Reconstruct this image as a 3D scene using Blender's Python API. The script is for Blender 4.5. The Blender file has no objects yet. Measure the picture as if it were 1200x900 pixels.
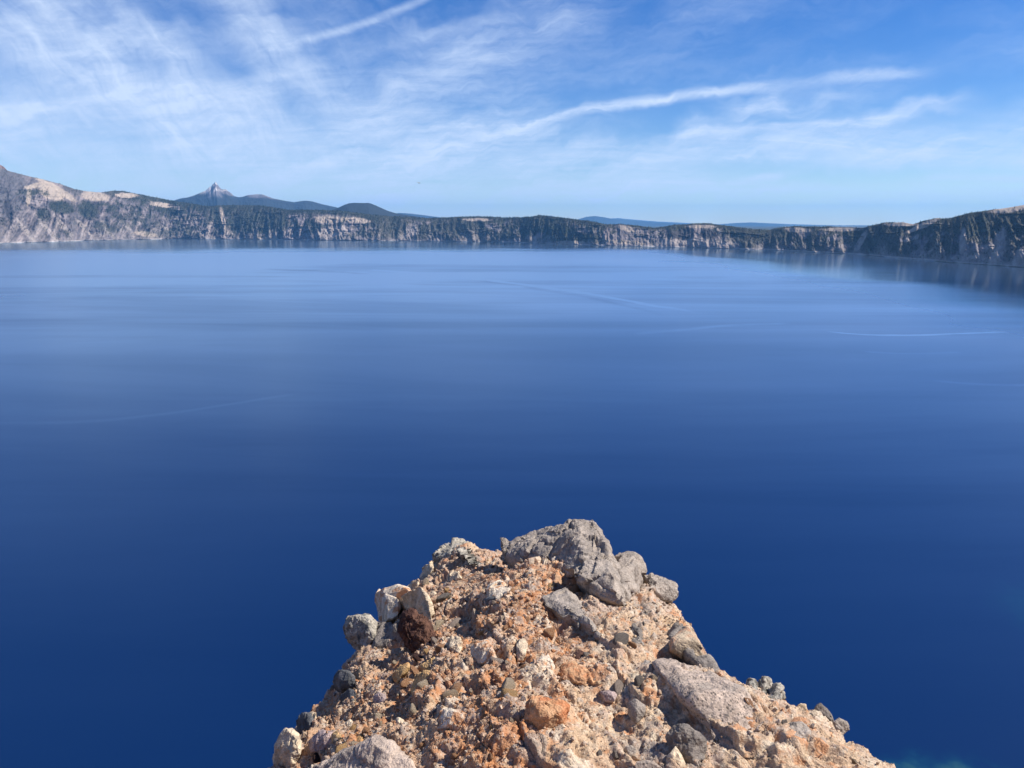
import bpy, bmesh, math, random
import numpy as np
from mathutils import Vector, Matrix

R = math.radians
scene = bpy.context.scene
COL = scene.collection
EYE = 150.0                      # camera height over the lake, metres
PITCH = R(12.15)
FOC = 873.0                      # focal length in pixels of the 1200 px wide photograph

# ---------------------------------------------------------------- camera
cd = bpy.data.cameras.new('camera')
cd.sensor_width = 36.0
cd.lens = FOC / 1200 * 36
cd.clip_start = 0.05
cd.clip_end = 200000
cam = bpy.data.objects.new('camera', cd)
COL.objects.link(cam)
cam.location = (0, 0, EYE)
cam.rotation_euler = (R(90) - PITCH, 0, 0)
scene.camera = cam

# ---------------------------------------------------------------- node helpers
class NT:
    def __init__(s, tree):
        s.t = tree; tree.nodes.clear()
    def n(s, kind, **kw):
        nd = s.t.nodes.new(kind)
        for k, v in kw.items(): setattr(nd, k, v)
        return nd
    def set(s, sock, v):
        if v is None: return
        if hasattr(v, 'is_output'): s.t.links.new(v, sock)
        else:
            if isinstance(v, (tuple, list)) and sock.type == 'RGBA' and len(v) == 3: v = (*v, 1)
            sock.default_value = v
    def math(s, op, a, b=None, c=None, clamp=False):
        nd = s.n('ShaderNodeMath', operation=op, use_clamp=clamp)
        for i, v in enumerate((a, b, c)):
            if v is not None: s.set(nd.inputs[i], v)
        return nd.outputs[0]
    def vmath(s, op, a, b=None, scale=None):
        nd = s.n('ShaderNodeVectorMath', operation=op)
        s.set(nd.inputs[0], a)
        if b is not None: s.set(nd.inputs[1], b)
        if scale is not None: s.set(nd.inputs['Scale'], scale)
        return nd.outputs['Value'] if op in ('LENGTH', 'DOT_PRODUCT', 'DISTANCE') else nd.outputs[0]
    def noise(s, vec, scale, detail=4, rough=.55, dist=0.0, lac=2.0):
        nd = s.n('ShaderNodeTexNoise')
        s.set(nd.inputs['Vector'], vec); s.set(nd.inputs['Scale'], scale)
        nd.inputs['Detail'].default_value = detail; nd.inputs['Roughness'].default_value = rough
        nd.inputs['Distortion'].default_value = dist; nd.inputs['Lacunarity'].default_value = lac
        return nd.outputs['Fac']
    def voro(s, vec, scale, feature='F1'):
        nd = s.n('ShaderNodeTexVoronoi', feature=feature)
        s.set(nd.inputs['Vector'], vec); s.set(nd.inputs['Scale'], scale)
        return nd
    def ramp(s, f, a, b, lo=0.0, hi=1.0, smooth=True):
        nd = s.n('ShaderNodeMapRange', interpolation_type='SMOOTHSTEP' if smooth else 'LINEAR')
        s.set(nd.inputs[0], f)
        for i, v in enumerate((a, b, lo, hi)): s.set(nd.inputs[i + 1], v)
        return nd.outputs[0]
    def mix(s, f, a, b, mode='MIX'):
        nd = s.n('ShaderNodeMix', data_type='RGBA', blend_type=mode)
        s.set(nd.inputs['Factor'], f); s.set(nd.inputs[6], a); s.set(nd.inputs[7], b)
        return nd.outputs[2]
    def curve(s, x, pts):
        nd = s.n('ShaderNodeFloatCurve')
        c = nd.mapping.curves[0]
        while len(c.points) < len(pts): c.points.new(.5, .5)
        for p, (a, b) in zip(c.points, pts): p.location = (a, b); p.handle_type = 'AUTO'
        nd.mapping.update()
        s.set(nd.inputs['Value'], x)
        return nd.outputs[0]
    def comb(s, x, y, z=0.0):
        nd = s.n('ShaderNodeCombineXYZ')
        for i, v in enumerate((x, y, z)): s.set(nd.inputs[i], v)
        return nd.outputs[0]
    def sep(s, v):
        nd = s.n('ShaderNodeSeparateXYZ'); s.set(nd.inputs[0], v); return nd.outputs

def direction(px, py):
    """world direction through a photograph pixel (used only to survey where things stand)"""
    x = (np.asarray(px, float) - 600) / FOC; y = -(np.asarray(py, float) - 450) / FOC
    c, s_ = math.cos(PITCH), math.sin(PITCH)
    return np.stack([x, c + y * s_, -s_ + y * c], -1)

# ---------------------------------------------------------------- sun and sky
SUN_EL, SUN_AZ = R(50), R(88)        # azimuth clockwise from the view axis (+Y)
sd = Vector((math.sin(SUN_AZ) * math.cos(SUN_EL), math.cos(SUN_AZ) * math.cos(SUN_EL), math.sin(SUN_EL)))
ld = bpy.data.lights.new('sun', 'SUN')
ld.energy = 5.0; ld.angle = R(.5); ld.color = (1.0, .95, .88)
sun = bpy.data.objects.new('sun', ld); COL.objects.link(sun)
sun.rotation_euler = sd.to_track_quat('Z', 'Y').to_euler()
sun.location = (0, 0, 400)

world = bpy.data.worlds.new('World'); scene.world = world; world.use_nodes = True
def build_sky():
    T = NT(world.node_tree)
    out = T.n('ShaderNodeOutputWorld')
    sky = T.n('ShaderNodeTexSky', sky_type='NISHITA')
    sky.sun_disc = False; sky.sun_elevation = SUN_EL; sky.sun_rotation = SUN_AZ
    sky.altitude = 1500; sky.air_density = 1.0; sky.dust_density = .1; sky.ozone_density = 2.2
    hs = T.n('ShaderNodeHueSaturation'); hs.inputs['Saturation'].default_value = 1.42; hs.inputs['Hue'].default_value = .516; hs.inputs['Value'].default_value = .95
    T.set(hs.inputs['Color'], sky.outputs[0])
    bg = T.n('ShaderNodeBackground'); bg.inputs[1].default_value = SKY_STRENGTH
    T.set(bg.inputs[0], hs.outputs[0])
    g = T.n('ShaderNodeTexCoord').outputs['Generated']
    x, y, z = T.sep(T.vmath('NORMALIZE', g))
    az = T.math('ARCTAN2', x, y)
    el = T.math('ARCSINE', z)
    K = 15.0                                            # unit = 1/15 rad, about 58 px
    U = T.math('MULTIPLY', az, K); V = T.math('MULTIPLY', el, K)
    # the layer is flat, so streaks get finer towards the horizon
    P = T.comb(U, V, 0)
    wa = T.math('MULTIPLY', T.math('SUBTRACT', T.noise(P, .8, 3), .5), 1.0)
    wb = T.math('MULTIPLY', T.math('SUBTRACT', T.noise(T.vmath('ADD', P, (31, 7, 3)), 2.6, 4), .5), .34)
    Vw = T.math('ADD', T.math('ADD', V, wa), wb)
    cl = T.math('DIVIDE', 1.0, T.math('ADD', T.math('MAXIMUM', z, 0.0), .13))
    plx = T.math('MULTIPLY', x, cl); ply = T.math('MULTIPLY', y, cl)
    Pl = T.comb(plx, ply, 0)
    # cirrus grain, stretched along two directions
    def grain(rot, sx, sy, sc, det, rough, dist, off):
        m = T.n('ShaderNodeMapping'); T.set(m.inputs['Vector'], Pl)
        m.inputs['Rotation'].default_value = (0, 0, R(rot)); m.inputs['Scale'].default_value = (sx, sy, 1)
        m.inputs['Location'].default_value = off
        return T.noise(m.outputs[0], sc, det, rough, dist)
    g1 = grain(-24, .55, 1.4, 1.3, 9, .66, .9, (3, 1, 0))
    g2 = grain(34, .5, 1.9, 2.2, 9, .64, 1.1, (9, 4, 0))
    g3 = grain(10, .5, 1.6, 6.0, 7, .64, .8, (2, 8, 0))
    def fibres(rot, along, across, off):
        m = T.n('ShaderNodeMapping', vector_type='TEXTURE')
        T.set(m.inputs['Vector'], T.comb(T.math('ADD', U, T.math('MULTIPLY', wa, .6)), T.math('ADD', V, T.math('ADD', T.math('MULTIPLY', wa, .7), wb)), 0))
        m.inputs['Rotation'].default_value = (0, 0, R(rot)); m.inputs['Scale'].default_value = (along, across, 1); m.inputs['Location'].default_value = off
        return T.noise(m.outputs[0], 1.0, 9, .68, .25)
    fa = fibres(-52, 2.6, .50, (1, 2, 0)); fb = fibres(9, 3.4, .42, (5, 1, 0)); fc = fibres(14, 2.6, .34, (3, 7, 0))
    sideL = T.ramp(T.math('ADD', U, T.math('MULTIPLY', V, -.8)), -7.5, -2.0, 1, 0)
    fibre = T.math('ADD', T.math('MULTIPLY', fa, sideL), T.math('MULTIPLY', fb, T.math('SUBTRACT', 1.0, sideL)))
    fine = T.math('ADD', T.math('MULTIPLY', T.math('ADD', g1, g2), .17), T.math('ADD', T.math('MULTIPLY', fibre, .40), T.math('MULTIPLY', fc, .26)))
    def uv(px, py):
        d = direction(px, py); d = d / np.linalg.norm(d)
        return math.atan2(d[0], d[1]) * K, math.asin(d[2]) * K
    def streak(pts, width, amp, warp=.3):
        """a band through (px, py, strength) points, read as azimuth and elevation"""
        q = [uv(a, b) for a, b, _ in pts]
        u0 = q[0][0] - .3; u1 = q[-1][0] + .3
        v0 = min(w for _, w in q) - .5; v1 = max(w for _, w in q) + .5
        cy = [((u - u0) / (u1 - u0), (w - v0) / (v1 - v0)) for u, w in q]
        ci = [(0, 0)] + [(cy[i][0], pts[i][2]) for i in range(len(pts))] + [(1, 0)]
        Un = T.ramp(U, u0, u1, 0, 1, smooth=False)
        yy = T.math('ADD', T.math('MULTIPLY', T.curve(Un, [(0, cy[0][1])] + cy + [(1, cy[-1][1])]), v1 - v0), v0)
        vv = T.math('ADD', V, T.math('MULTIPLY', T.math('SUBTRACT', Vw, V), warp))
        d = T.math('ABSOLUTE', T.math('SUBTRACT', vv, yy))
        s_ = T.ramp(d, 0.0, width / 58.0 * 1.6, 1, 0)
        return T.math('MULTIPLY', T.math('MULTIPLY', s_, T.curve(Un, ci)), amp)
    def stroke(a, b, width, amp, warp=.5):
        """a straight feathered band between two points"""
        A = uv(*a); B = uv(*b)
        vv = T.math('ADD', V, T.math('MULTIPLY', T.math('SUBTRACT', Vw, V), warp))
        uu = T.math('ADD', U, T.math('MULTIPLY', T.math('SUBTRACT', Vw, V), -warp * .8))
        pa = T.vmath('SUBTRACT', T.comb(uu, vv, 0), (A[0], A[1], 0))
        ba = (B[0] - A[0], B[1] - A[1], 0); L2 = ba[0] ** 2 + ba[1] ** 2
        h = T.math('DIVIDE', T.vmath('DOT_PRODUCT', pa, ba), L2)
        pr = T.n('ShaderNodeVectorMath', operation='SCALE'); pr.inputs[0].default_value = ba; T.set(pr.inputs['Scale'], h)
        d = T.vmath('LENGTH', T.vmath('SUBTRACT', pa, pr.outputs[0]))
        s_ = T.ramp(d, 0.0, width / 58.0 * 1.6, 1, 0)
        e = T.math('MULTIPLY', T.ramp(h, -.15, .25, 0, 1), T.ramp(h, 1.15, .75, 0, 1))
        return T.math('MULTIPLY', T.math('MULTIPLY', s_, e), amp)
    L = [stroke((10, 60), (260, 40), 18, .3, 1.0), stroke((120, 10), (300, 120), 14, .35, .7)]
    L.append(streak([(540, 176, .15), (590, 158, .6), (640, 139, 1), (700, 127, .9), (760, 118, 1), (830, 109, .9), (890, 102, .8), (915, 100, .35),
                     (960, 94, .45), (1000, 88, .9), (1028, 86, .8), (1080, 84, .2)], 5.5, .74, warp=.18))
    L.append(streak([(430, 205, .3), (500, 186, .7), (560, 168, .8), (620, 150, .7), (700, 132, .3), (760, 122, .1)], 17, .45, warp=.5))
    L.append(streak([(280, 72, .1), (320, 58, .6), (370, 44, .9), (420, 30, .9), (460, 14, .8), (500, -3, .7), (540, -22, .2)], 4.5, .5, warp=.12))
    L.append(streak([(430, 62, .1), (480, 44, .6), (530, 34, .7), (590, 24, .2)], 8, .3, warp=.3))
    L.append(stroke((235, -60), (345, 108), 26, .45, .7))
    L.append(stroke((300, 30), (420, 135), 20, .4, .6))
    L.append(stroke((20, -20), (150, 90), 22, .4, .6))
    L.append(stroke((380, 175), (590, 40), 24, .42, .7))
    L.append(stroke((-30, 30), (230, 130), 20, .3, .6))
    L.append(streak([(0, 118, .6), (60, 128, .3), (110, 118, .5), (160, 102, .7), (215, 104, .5), (260, 96, .3), (330, 88, .1)], 6, .35, warp=.4))
    L.append(streak([(1005, 142, .2), (1030, 136, .9), (1060, 126, .8), (1100, 122, .7), (1145, 122, .2)], 10, .8, warp=.9))
    L.append(streak([(755, 172, .2), (800, 158, .7), (850, 150, .6), (900, 122, .6), (930, 118, .1)], 15, .65, warp=1.3))
    L.append(streak([(780, 158, .2), (840, 153, .7), (900, 150, .6), (980, 146, .7), (1030, 148, .1)], 4, .75, warp=.3))
    L.append(streak([(620, 205, .2), (760, 192, .5), (880, 180, .7), (980, 174, .9), (1080, 170, .8), (1140, 158, .7), (1260, 140, .8)], 17, .7, warp=.5))
    L.append(streak([(1075, 209, .1), (1110, 207, .9), (1160, 208, .8), (1260, 209, .6)], 4, .8, warp=.1))
    L.append(streak([(780, 216, .1), (850, 211, .7), (900, 208, .9), (925, 203, .2)], 5, .65, warp=.3))
    L.append(streak([(830, 244, .1), (900, 244, .6), (970, 243, .5), (1030, 243, .1)], 3.5, .3, warp=.2))
    L.append(streak([(-150, 150, .6), (0, 172, .8), (160, 190, .9), (320, 200, .8), (520, 208, .7), (700, 214, .6), (860, 208, .1)], 44, .62, warp=.7))
    L.append(streak([(-150, 120, .5), (60, 138, .6), (220, 150, .9), (380, 152, .9), (520, 158, .8), (640, 160, .3)], 40, .58, warp=1.0))
    L.append(streak([(-80, 10, .8), (20, 30, .9), (110, 40, .9), (200, 60, .8), (300, 110, .4)], 40, .42, warp=1.2))
    L.append(streak([(390, 130, .2), (450, 112, .7), (520, 84, .9), (590, 60, .7), (680, 20, .5), (740, -20, .2)], 34, .42, warp=1.0))
    L.append(streak([(560, 120, .2), (640, 96, .5), (720, 70, .5), (800, 38, .4), (880, 10, .2)], 24, .22, warp=1.0))
    L.append(streak([(880, 112, .1), (1000, 92, .5), (1100, 70, .5), (1260, 50, .5)], 16, .2, warp=.8))
    tot = L[0]
    for l in L[1:]: tot = T.math('SUBTRACT', T.math('ADD', tot, l), T.math('MULTIPLY', tot, l))   # screen
    L2 = [streak([(560, 232, .2), (700, 226, .7), (850, 222, .7), (1000, 226, .6), (1240, 228, .6)], 10, .8, warp=.5),
          streak([(600, 196, .3), (700, 180, .6), (800, 176, .7), (900, 166, .8), (1000, 158, .5), (1100, 150, .2)], 14, .55, warp=.9),
          streak([(820, 118, .2), (900, 132, .6), (950, 128, .7), (1010, 112, .3)], 12, .5, warp=1.4),
          streak([(900, 168, .2), (1000, 172, .7), (1100, 178, .8), (1240, 176, .8)], 14, .8, warp=.6)]
    for l in L2: tot = T.math('SUBTRACT', T.math('ADD', tot, l), T.math('MULTIPLY', tot, l))
    # general veil, thicker to the left
    veil = T.math('MULTIPLY', T.ramp(U, 8.0, -9.0, .14, .50), T.ramp(T.noise(T.comb(T.math('MULTIPLY', U, .35), T.math('MULTIPLY', Vw, .8)), 1.0, 5, .6), .35, .7, 0, 1))
    tot = T.math('ADD', tot, veil)
    tex = T.ramp(fine, .41, .59, T.math('MULTIPLY_ADD', sideL, .22, .24), T.math('MULTIPLY_ADD', sideL, -.22, 1.34), smooth=False)
    tot = T.math('MULTIPLY', tot, tex)
    tot = T.math('MULTIPLY', tot, T.ramp(V, .0, .9, 1.0, 1.0))
    tot = T.math('MINIMUM', T.math('MULTIPLY', tot, 1.0), .92)
    cb = T.n('ShaderNodeBackground'); cb.inputs[0].default_value = (.68, .80, 1.0, 1); cb.inputs[1].default_value = .73
    mx = T.n('ShaderNodeMixShader')
    T.set(mx.inputs[0], tot); T.set(mx.inputs[1], bg.outputs[0]); T.set(mx.inputs[2], cb.outputs[0])
    T.set(out.inputs[0], mx.outputs[0])
SKY_STRENGTH = .089
build_sky()
world.cycles.sampling_method = 'MANUAL'; world.cycles.sample_map_resolution = 512

scene.view_settings.view_transform = 'Standard'
scene.view_settings.look = 'None'
scene.view_settings.exposure = .57
scene.view_settings.gamma = 1
scene.render.engine = 'CYCLES'
scene.cycles.use_denoising = True
scene.cycles.max_bounces = 6
scene.cycles.volume_bounces = 2
scene.cycles.caustics_reflective = False
scene.cycles.sample_clamp_indirect = 4

# ---------------------------------------------------------------- numeric noise
rng = np.random.default_rng(7)
_perm = rng.permutation(512).astype(np.int64)
_perm = np.concatenate([_perm, _perm])
_grad = rng.normal(size=(512, 3)); _grad /= np.linalg.norm(_grad, axis=1)[:, None]
def perlin(p):
    i = np.floor(p).astype(np.int64); f = p - i
    u = f * f * f * (f * (f * 6 - 15) + 10)
    i &= 511
    res = 0
    for dx in (0, 1):
        wx = u[:, 0] if dx else 1 - u[:, 0]
        for dy in (0, 1):
            wy = u[:, 1] if dy else 1 - u[:, 1]
            for dz in (0, 1):
                wz = u[:, 2] if dz else 1 - u[:, 2]
                h = _perm[(_perm[(_perm[(i[:, 0] + dx) & 511] + i[:, 1] + dy) & 511] + i[:, 2] + dz) & 511]
                g = _grad[h]
                d = g[:, 0] * (f[:, 0] - dx) + g[:, 1] * (f[:, 1] - dy) + g[:, 2] * (f[:, 2] - dz)
                res = res + wx * wy * wz * d
    return res * 1.6
def fbm(p, octv=5, gain=.5, lac=2.03, ridged=False):
    p = np.asarray(p, float)
    a, s, tot = 1.0, 0.0, 0.0
    for k in range(octv):
        n = perlin(p + 17.3 * k)
        if ridged: n = 1 - 2 * np.abs(n)
        s = s + a * n; tot += a
        a *= gain; p = p * lac
    return s / tot
def worley(p, seed=0):
    """distance to nearest and second nearest cell point, and a random number per cell"""
    i = np.floor(p).astype(np.int64)
    d1 = np.full(len(p), 9.0); d2 = np.full(len(p), 9.0); rid = np.zeros(len(p))
    for dx in (-1, 0, 1):
        for dy in (-1, 0, 1):
            for dz in (-1, 0, 1):
                c = i + (dx, dy, dz)
                h = _perm[(_perm[(_perm[(c[:, 0] + seed) & 511] + c[:, 1]) & 511] + c[:, 2]) & 511]
                o = np.stack([(_perm[(h + 1) & 511] / 511), (_perm[(h + 77) & 511] / 511), (_perm[(h + 191) & 511] / 511)], 1)
                d = np.linalg.norm(c + o - p, axis=1)
                m = d < d1
                d2 = np.where(m, d1, np.minimum(d2, d)); rid = np.where(m, h / 511.0, rid); d1 = np.where(m, d, d1)
    return d1, d2, rid
def smooth(a, b, x):
    t = np.clip((x - a) / (b - a), 0, 1); return t * t * (3 - 2 * t)

# ---------------------------------------------------------------- mesh helpers
def mesh_from(name, verts, faces, smooth_shade=True, color=None):
    """verts (N,3), faces (M,3) or (M,4) numpy arrays"""
    me = bpy.data.meshes.new(name)
    verts = np.ascontiguousarray(verts, np.float32); faces = np.ascontiguousarray(faces, np.int32)
    k = faces.shape[1]
    me.vertices.add(len(verts)); me.vertices.foreach_set('co', verts.ravel())
    me.loops.add(faces.size); me.loops.foreach_set('vertex_index', faces.ravel())
    me.polygons.add(len(faces)); me.polygons.foreach_set('loop_start', np.arange(0, faces.size, k, dtype=np.int32))
    me.update(calc_edges=True)
    me.polygons.foreach_set('use_smooth', np.full(len(faces), smooth_shade))
    if color is not None:
        at = me.color_attributes.new('tint', 'FLOAT_COLOR', 'POINT')
        c = np.ones((len(verts), 4), np.float32); c[:, :3] = color
        at.data.foreach_set('color', c.ravel())
    return me
def grid_faces(nr, nc):
    a = np.arange(nr * nc).reshape(nr, nc)
    return np.stack([a[:-1, :-1], a[:-1, 1:], a[1:, 1:], a[1:, :-1]], -1).reshape(-1, 4)
def link(name, me, mat=None, parent=None, loc=None, **props):
    o = bpy.data.objects.new(name, me); COL.objects.link(o)
    if mat is not None and len(me.materials) == 0: me.materials.append(mat)
    if loc is not None: o.location = loc
    if parent is not None: o.parent = parent
    for k, v in props.items(): o[k] = v
    return o

# ---------------------------------------------------------------- materials
def principled(name):
    m = bpy.data.materials.new(name); m.use_nodes = True
    T = NT(m.node_tree)
    o = T.n('ShaderNodeOutputMaterial'); b = T.n('ShaderNodeBsdfPrincipled')
    T.set(o.inputs[0], b.outputs[0])
    return m, T, b
def bump(T, b, h, strength, dist):
    n = T.n('ShaderNodeBump'); n.inputs['Strength'].default_value = strength; n.inputs['Distance'].default_value = dist
    T.set(n.inputs['Height'], h); T.set(b.inputs['Normal'], n.outputs[0])

def far_material(name, scale, var=.5, rough=.95):
    """far terrain: tint carried by the geometry, grain by noise"""
    m, T, b = principled(name)
    c = T.n('ShaderNodeVertexColor', layer_name='tint').outputs[0]
    pos = T.n('ShaderNodeNewGeometry').outputs['Position']
    n = T.noise(pos, scale, 6, .65)
    k = T.ramp(n, .25, .75, 1 - var, 1 + var, smooth=False)
    v = T.vmath('SCALE', c, scale=k)
    T.set(b.inputs['Base Color'], v); b.inputs['Roughness'].default_value = rough
    b.inputs['Specular IOR Level'].default_value = .15
    return m
mat_rim = far_material('rim_rock', .02, .35)
mat_far = far_material('far_ground', .0008, .2)

m, T, b = principled('conifer_green')
c = T.n('ShaderNodeVertexColor', layer_name='tint').outputs[0]
T.set(b.inputs['Base Color'], c); b.inputs['Roughness'].default_value = .9; b.inputs['Specular IOR Level'].default_value = .1
mat_tree = m

# ================================================================ LAKE
def on_lake(px, py):
    d = direction(px, py); t = EYE / -d[..., 2]
    return d[..., 0] * t, d[..., 1] * t
def build_lake():
    m, T, b = principled('lake_water')
    pos = T.n('ShaderNodeNewGeometry').outputs['Position']
    x, y, z = T.sep(pos)
    flat = T.comb(x, y, 0)
    out = [n for n in m.node_tree.nodes if n.type == 'OUTPUT_MATERIAL'][0]
    # shallows of the near shore: pale rock and sand a few metres down
    def spot(px, py, r, stretch=(1, 1)):
        cx, cy = on_lake(px, py)
        v = T.vmath('SUBTRACT', flat, (float(cx), float(cy), 0))
        v = T.vmath('MULTIPLY', v, (1 / (r * stretch[0]), 1 / (r * stretch[1]), 1))
        l = T.math('ADD', T.vmath('LENGTH', v), T.math('MULTIPLY', T.math('SUBTRACT', T.noise(flat, .16, 5, .6), .5), 1.1))
        return T.ramp(l, 1.0, .05, 0, 1)
    s1 = T.math('MAXIMUM', T.math('MULTIPLY', spot(1108, 925, 21, (1.4, .8)), .55), T.math('MULTIPLY', spot(1245, 725, 36, (.75, 1)), .16))
    s2 = T.math('MULTIPLY', spot(1125, 938, 20, (1.2, .8)), .8)
    deep = T.mix(T.noise(flat, .004, 3), (.0001, .0126, .061), (.0001, .0144, .068))
    c = T.mix(T.math('MULTIPLY', s1, .8), deep, (.006, .11, .13))
    c = T.mix(T.math('MULTIPLY', s2, .8), c, (.06, .10, .06))
    b.inputs['Specular IOR Level'].default_value = 0
    T.set(b.inputs['Base Color'], c); b.inputs['Roughness'].default_value = 1
    # wind streaks and slicks
    st = T.comb(T.math('MULTIPLY', x, .25), y, 0)
    n1 = T.noise(T.vmath('SCALE', st, scale=.0021), 1.0, 6, .6, .6)
    n2 = T.noise(T.vmath('SCALE', T.comb(T.math('MULTIPLY', x, .18), T.math('ADD', y, T.math('MULTIPLY', x, .06)), 0), scale=.006), 1.0, 5, .6, 1.0)
    n3 = T.noise(T.vmath('SCALE', flat, scale=.0009), 1.0, 3, .5, .4)
    # wakes and current lines, laid out on the lake itself
    def line(pts, width, amp):
        X, Y = on_lake(np.array([p[0] for p in pts], float), np.array([p[1] for p in pts], float))
        x0, x1 = X.min(), X.max(); y0, y1 = min(Y.min(), 0), 6000.0
        cv = [((a - x0) / (x1 - x0), (q - y0) / (y1 - y0)) for a, q in zip(X, Y)]
        xn = T.ramp(x, float(x0), float(x1), 0, 1, smooth=False)
        yy = T.math('ADD', T.math('MULTIPLY', T.curve(xn, cv), float(y1 - y0)), float(y0))
        wob = T.math('MULTIPLY', T.math('SUBTRACT', T.noise(flat, .008, 4), .5), width * 2.0)
        d = T.math('ABSOLUTE', T.math('SUBTRACT', T.math('ADD', y, wob), yy))
        e = T.math('MULTIPLY', T.ramp(xn, 0, .08, 0, 1), T.ramp(xn, 1, .9, 0, 1))
        rag = T.ramp(T.noise(T.vmath('SCALE', flat, scale=.006), 1.0, 5, .7),   .38, .6, .45, 1.0)
        return T.math('MULTIPLY', T.math('MULTIPLY', T.math('MULTIPLY', T.ramp(d, 0, width, 1, 0), rag), e), amp)
    W = [line([(430, 316), (500, 321), (560, 327), (620, 334), (700, 346), (760, 357), (835, 372), (862, 383)], 42, 1.25),
         line([(740, 392), (800, 386), (860, 381), (930, 379)], 22, .45),
         line([(965, 388), (1010, 392), (1060, 393), (1120, 391), (1185, 389)], 11, 1.3),
         line([(1010, 412), (1060, 414), (1130, 413)], 12, .35),
         line([(1090, 446), (1150, 450), (1240, 450)], 10, .4),
         line([(-60, 497), (0, 496), (60, 496), (130, 492), (200, 484), (280, 472), (360, 460)], 9, .28),
         line([(300, 315), (380, 318), (440, 322)], 60, -.5),
         line([(560, 328), (640, 340), (700, 351), (790, 372)], 60, -.35)]
    wk = W[0]
    for w_ in W[1:]: wk = T.math('ADD', wk, w_)
    lw = T.n('ShaderNodeFresnel'); lw.inputs['IOR'].default_value = 1.33
    fr = lw.outputs[0]
    f = T.math('MULTIPLY', T.math('POWER', fr, 1.0), 1.52)
    k = T.math('ADD', T.math('ADD', T.ramp(n1, .32, .68, -.16, .14), T.ramp(n2, .3, .7, -.06, .06)), T.ramp(n3, .3, .7, -.12, .12))
    k = T.math('ADD', T.math('ADD', 1.0, k), T.math('MULTIPLY', wk, .42))
    f = T.math('MULTIPLY', f, k, clamp=True)
    gl = T.n('ShaderNodeBsdfAnisotropic'); gl.distribution = 'GGX' if hasattr(gl, 'distribution') else None
    gl.inputs['Color'].default_value = (.72, .88, 1.0, 1)
    calm = T.math('MAXIMUM', T.ramp(T.math('ADD', x, T.math('MULTIPLY', T.math('SUBTRACT', n3, .5), 1300.0)), 550, 1050, 0, 1), T.ramp(T.math('ADD', y, T.math('MULTIPLY', T.math('SUBTRACT', n3, .5), 2500.0)), 3700, 4900, 0, .85))
    T.set(gl.inputs['Roughness'], T.math('ADD', T.ramp(calm, 0, 1, .27, .11), T.ramp(n3, .3, .7, 0, .05)))
    mx = T.n('ShaderNodeMixShader')
    T.set(mx.inputs[0], f); T.set(mx.inputs[1], b.outputs[0]); T.set(mx.inputs[2], gl.outputs[0])
    T.set(out.inputs[0], mx.outputs[0])
    # sheet reaching beyond every shore
    n = 40
    g = np.linspace(-9000, 9000, n)
    X, Y = np.meshgrid(g, g)
    me = mesh_from('lake_water', np.stack([X.ravel(), Y.ravel(), np.zeros(n * n)], 1), grid_faces(n, n))
    link('lake_water', me, m, kind='structure', label='deep blue lake filling the crater')
build_lake()

# ================================================================ CALDERA RIM
shore_px = np.array([-700, -400, -150, 0, 60, 100, 200, 300, 400, 500, 600, 700, 800, 900, 950, 1000, 1060, 1130, 1200, 1350, 1600, 1900], float)
shore_py = np.array([300, 290, 287.5, 285, 283.5, 282, 280, 280.5, 282, 282.5, 284, 287.5, 290, 293, 295.5, 298, 303, 309, 313.5, 322, 345, 380], float)
ridge_px = np.array([-700, -400, -150, -30, 0, 5, 12, 17, 20, 30, 45, 60, 80, 95, 110, 125, 140, 150, 165, 185, 205, 225, 245, 252, 262, 290, 310, 340, 370, 400,
                     440, 470, 500, 520, 540, 560, 575, 590, 610, 622, 632, 645, 670, 690, 710, 730, 750, 765, 780, 795, 810, 825, 838, 850, 880, 900, 905, 915, 940, 975,
                     1008, 1022, 1035, 1052, 1065, 1080, 1092, 1108, 1125, 1150, 1175, 1200, 1260, 1350, 1600, 1900], float)
ridge_py = np.array([150, 165, 180, 185, 187.5, 188.5, 193, 196, 200, 203, 207, 210.5, 216, 222, 224.5, 225.5, 223.5, 224, 227, 231, 235, 238, 241.5, 241.5, 240.5, 240.5, 241, 246, 246, 247,
                     252, 254, 255.5, 255, 254, 253.5, 254, 255, 254.5, 254, 252, 253.5, 256.5, 259, 263, 262.5, 265, 267, 265, 263, 262, 261.5, 263, 264.5, 268.5, 269.5, 268, 266, 265, 266,
                     267, 263, 260.5, 260.5, 262.5, 258, 255.5, 255.5, 250.5, 246.5, 243, 239, 234, 228, 205, 180], float)

def px_of(P):
    """where world points fall in the photograph"""
    c, s_ = math.cos(PITCH), math.sin(PITCH)
    X, Y, Z = P[:, 0], P[:, 1], P[:, 2] - EYE
    f = Y * c - Z * s_; u = Y * s_ + Z * c
    return 600 + FOC * X / f, 450 - FOC * u / f

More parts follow.
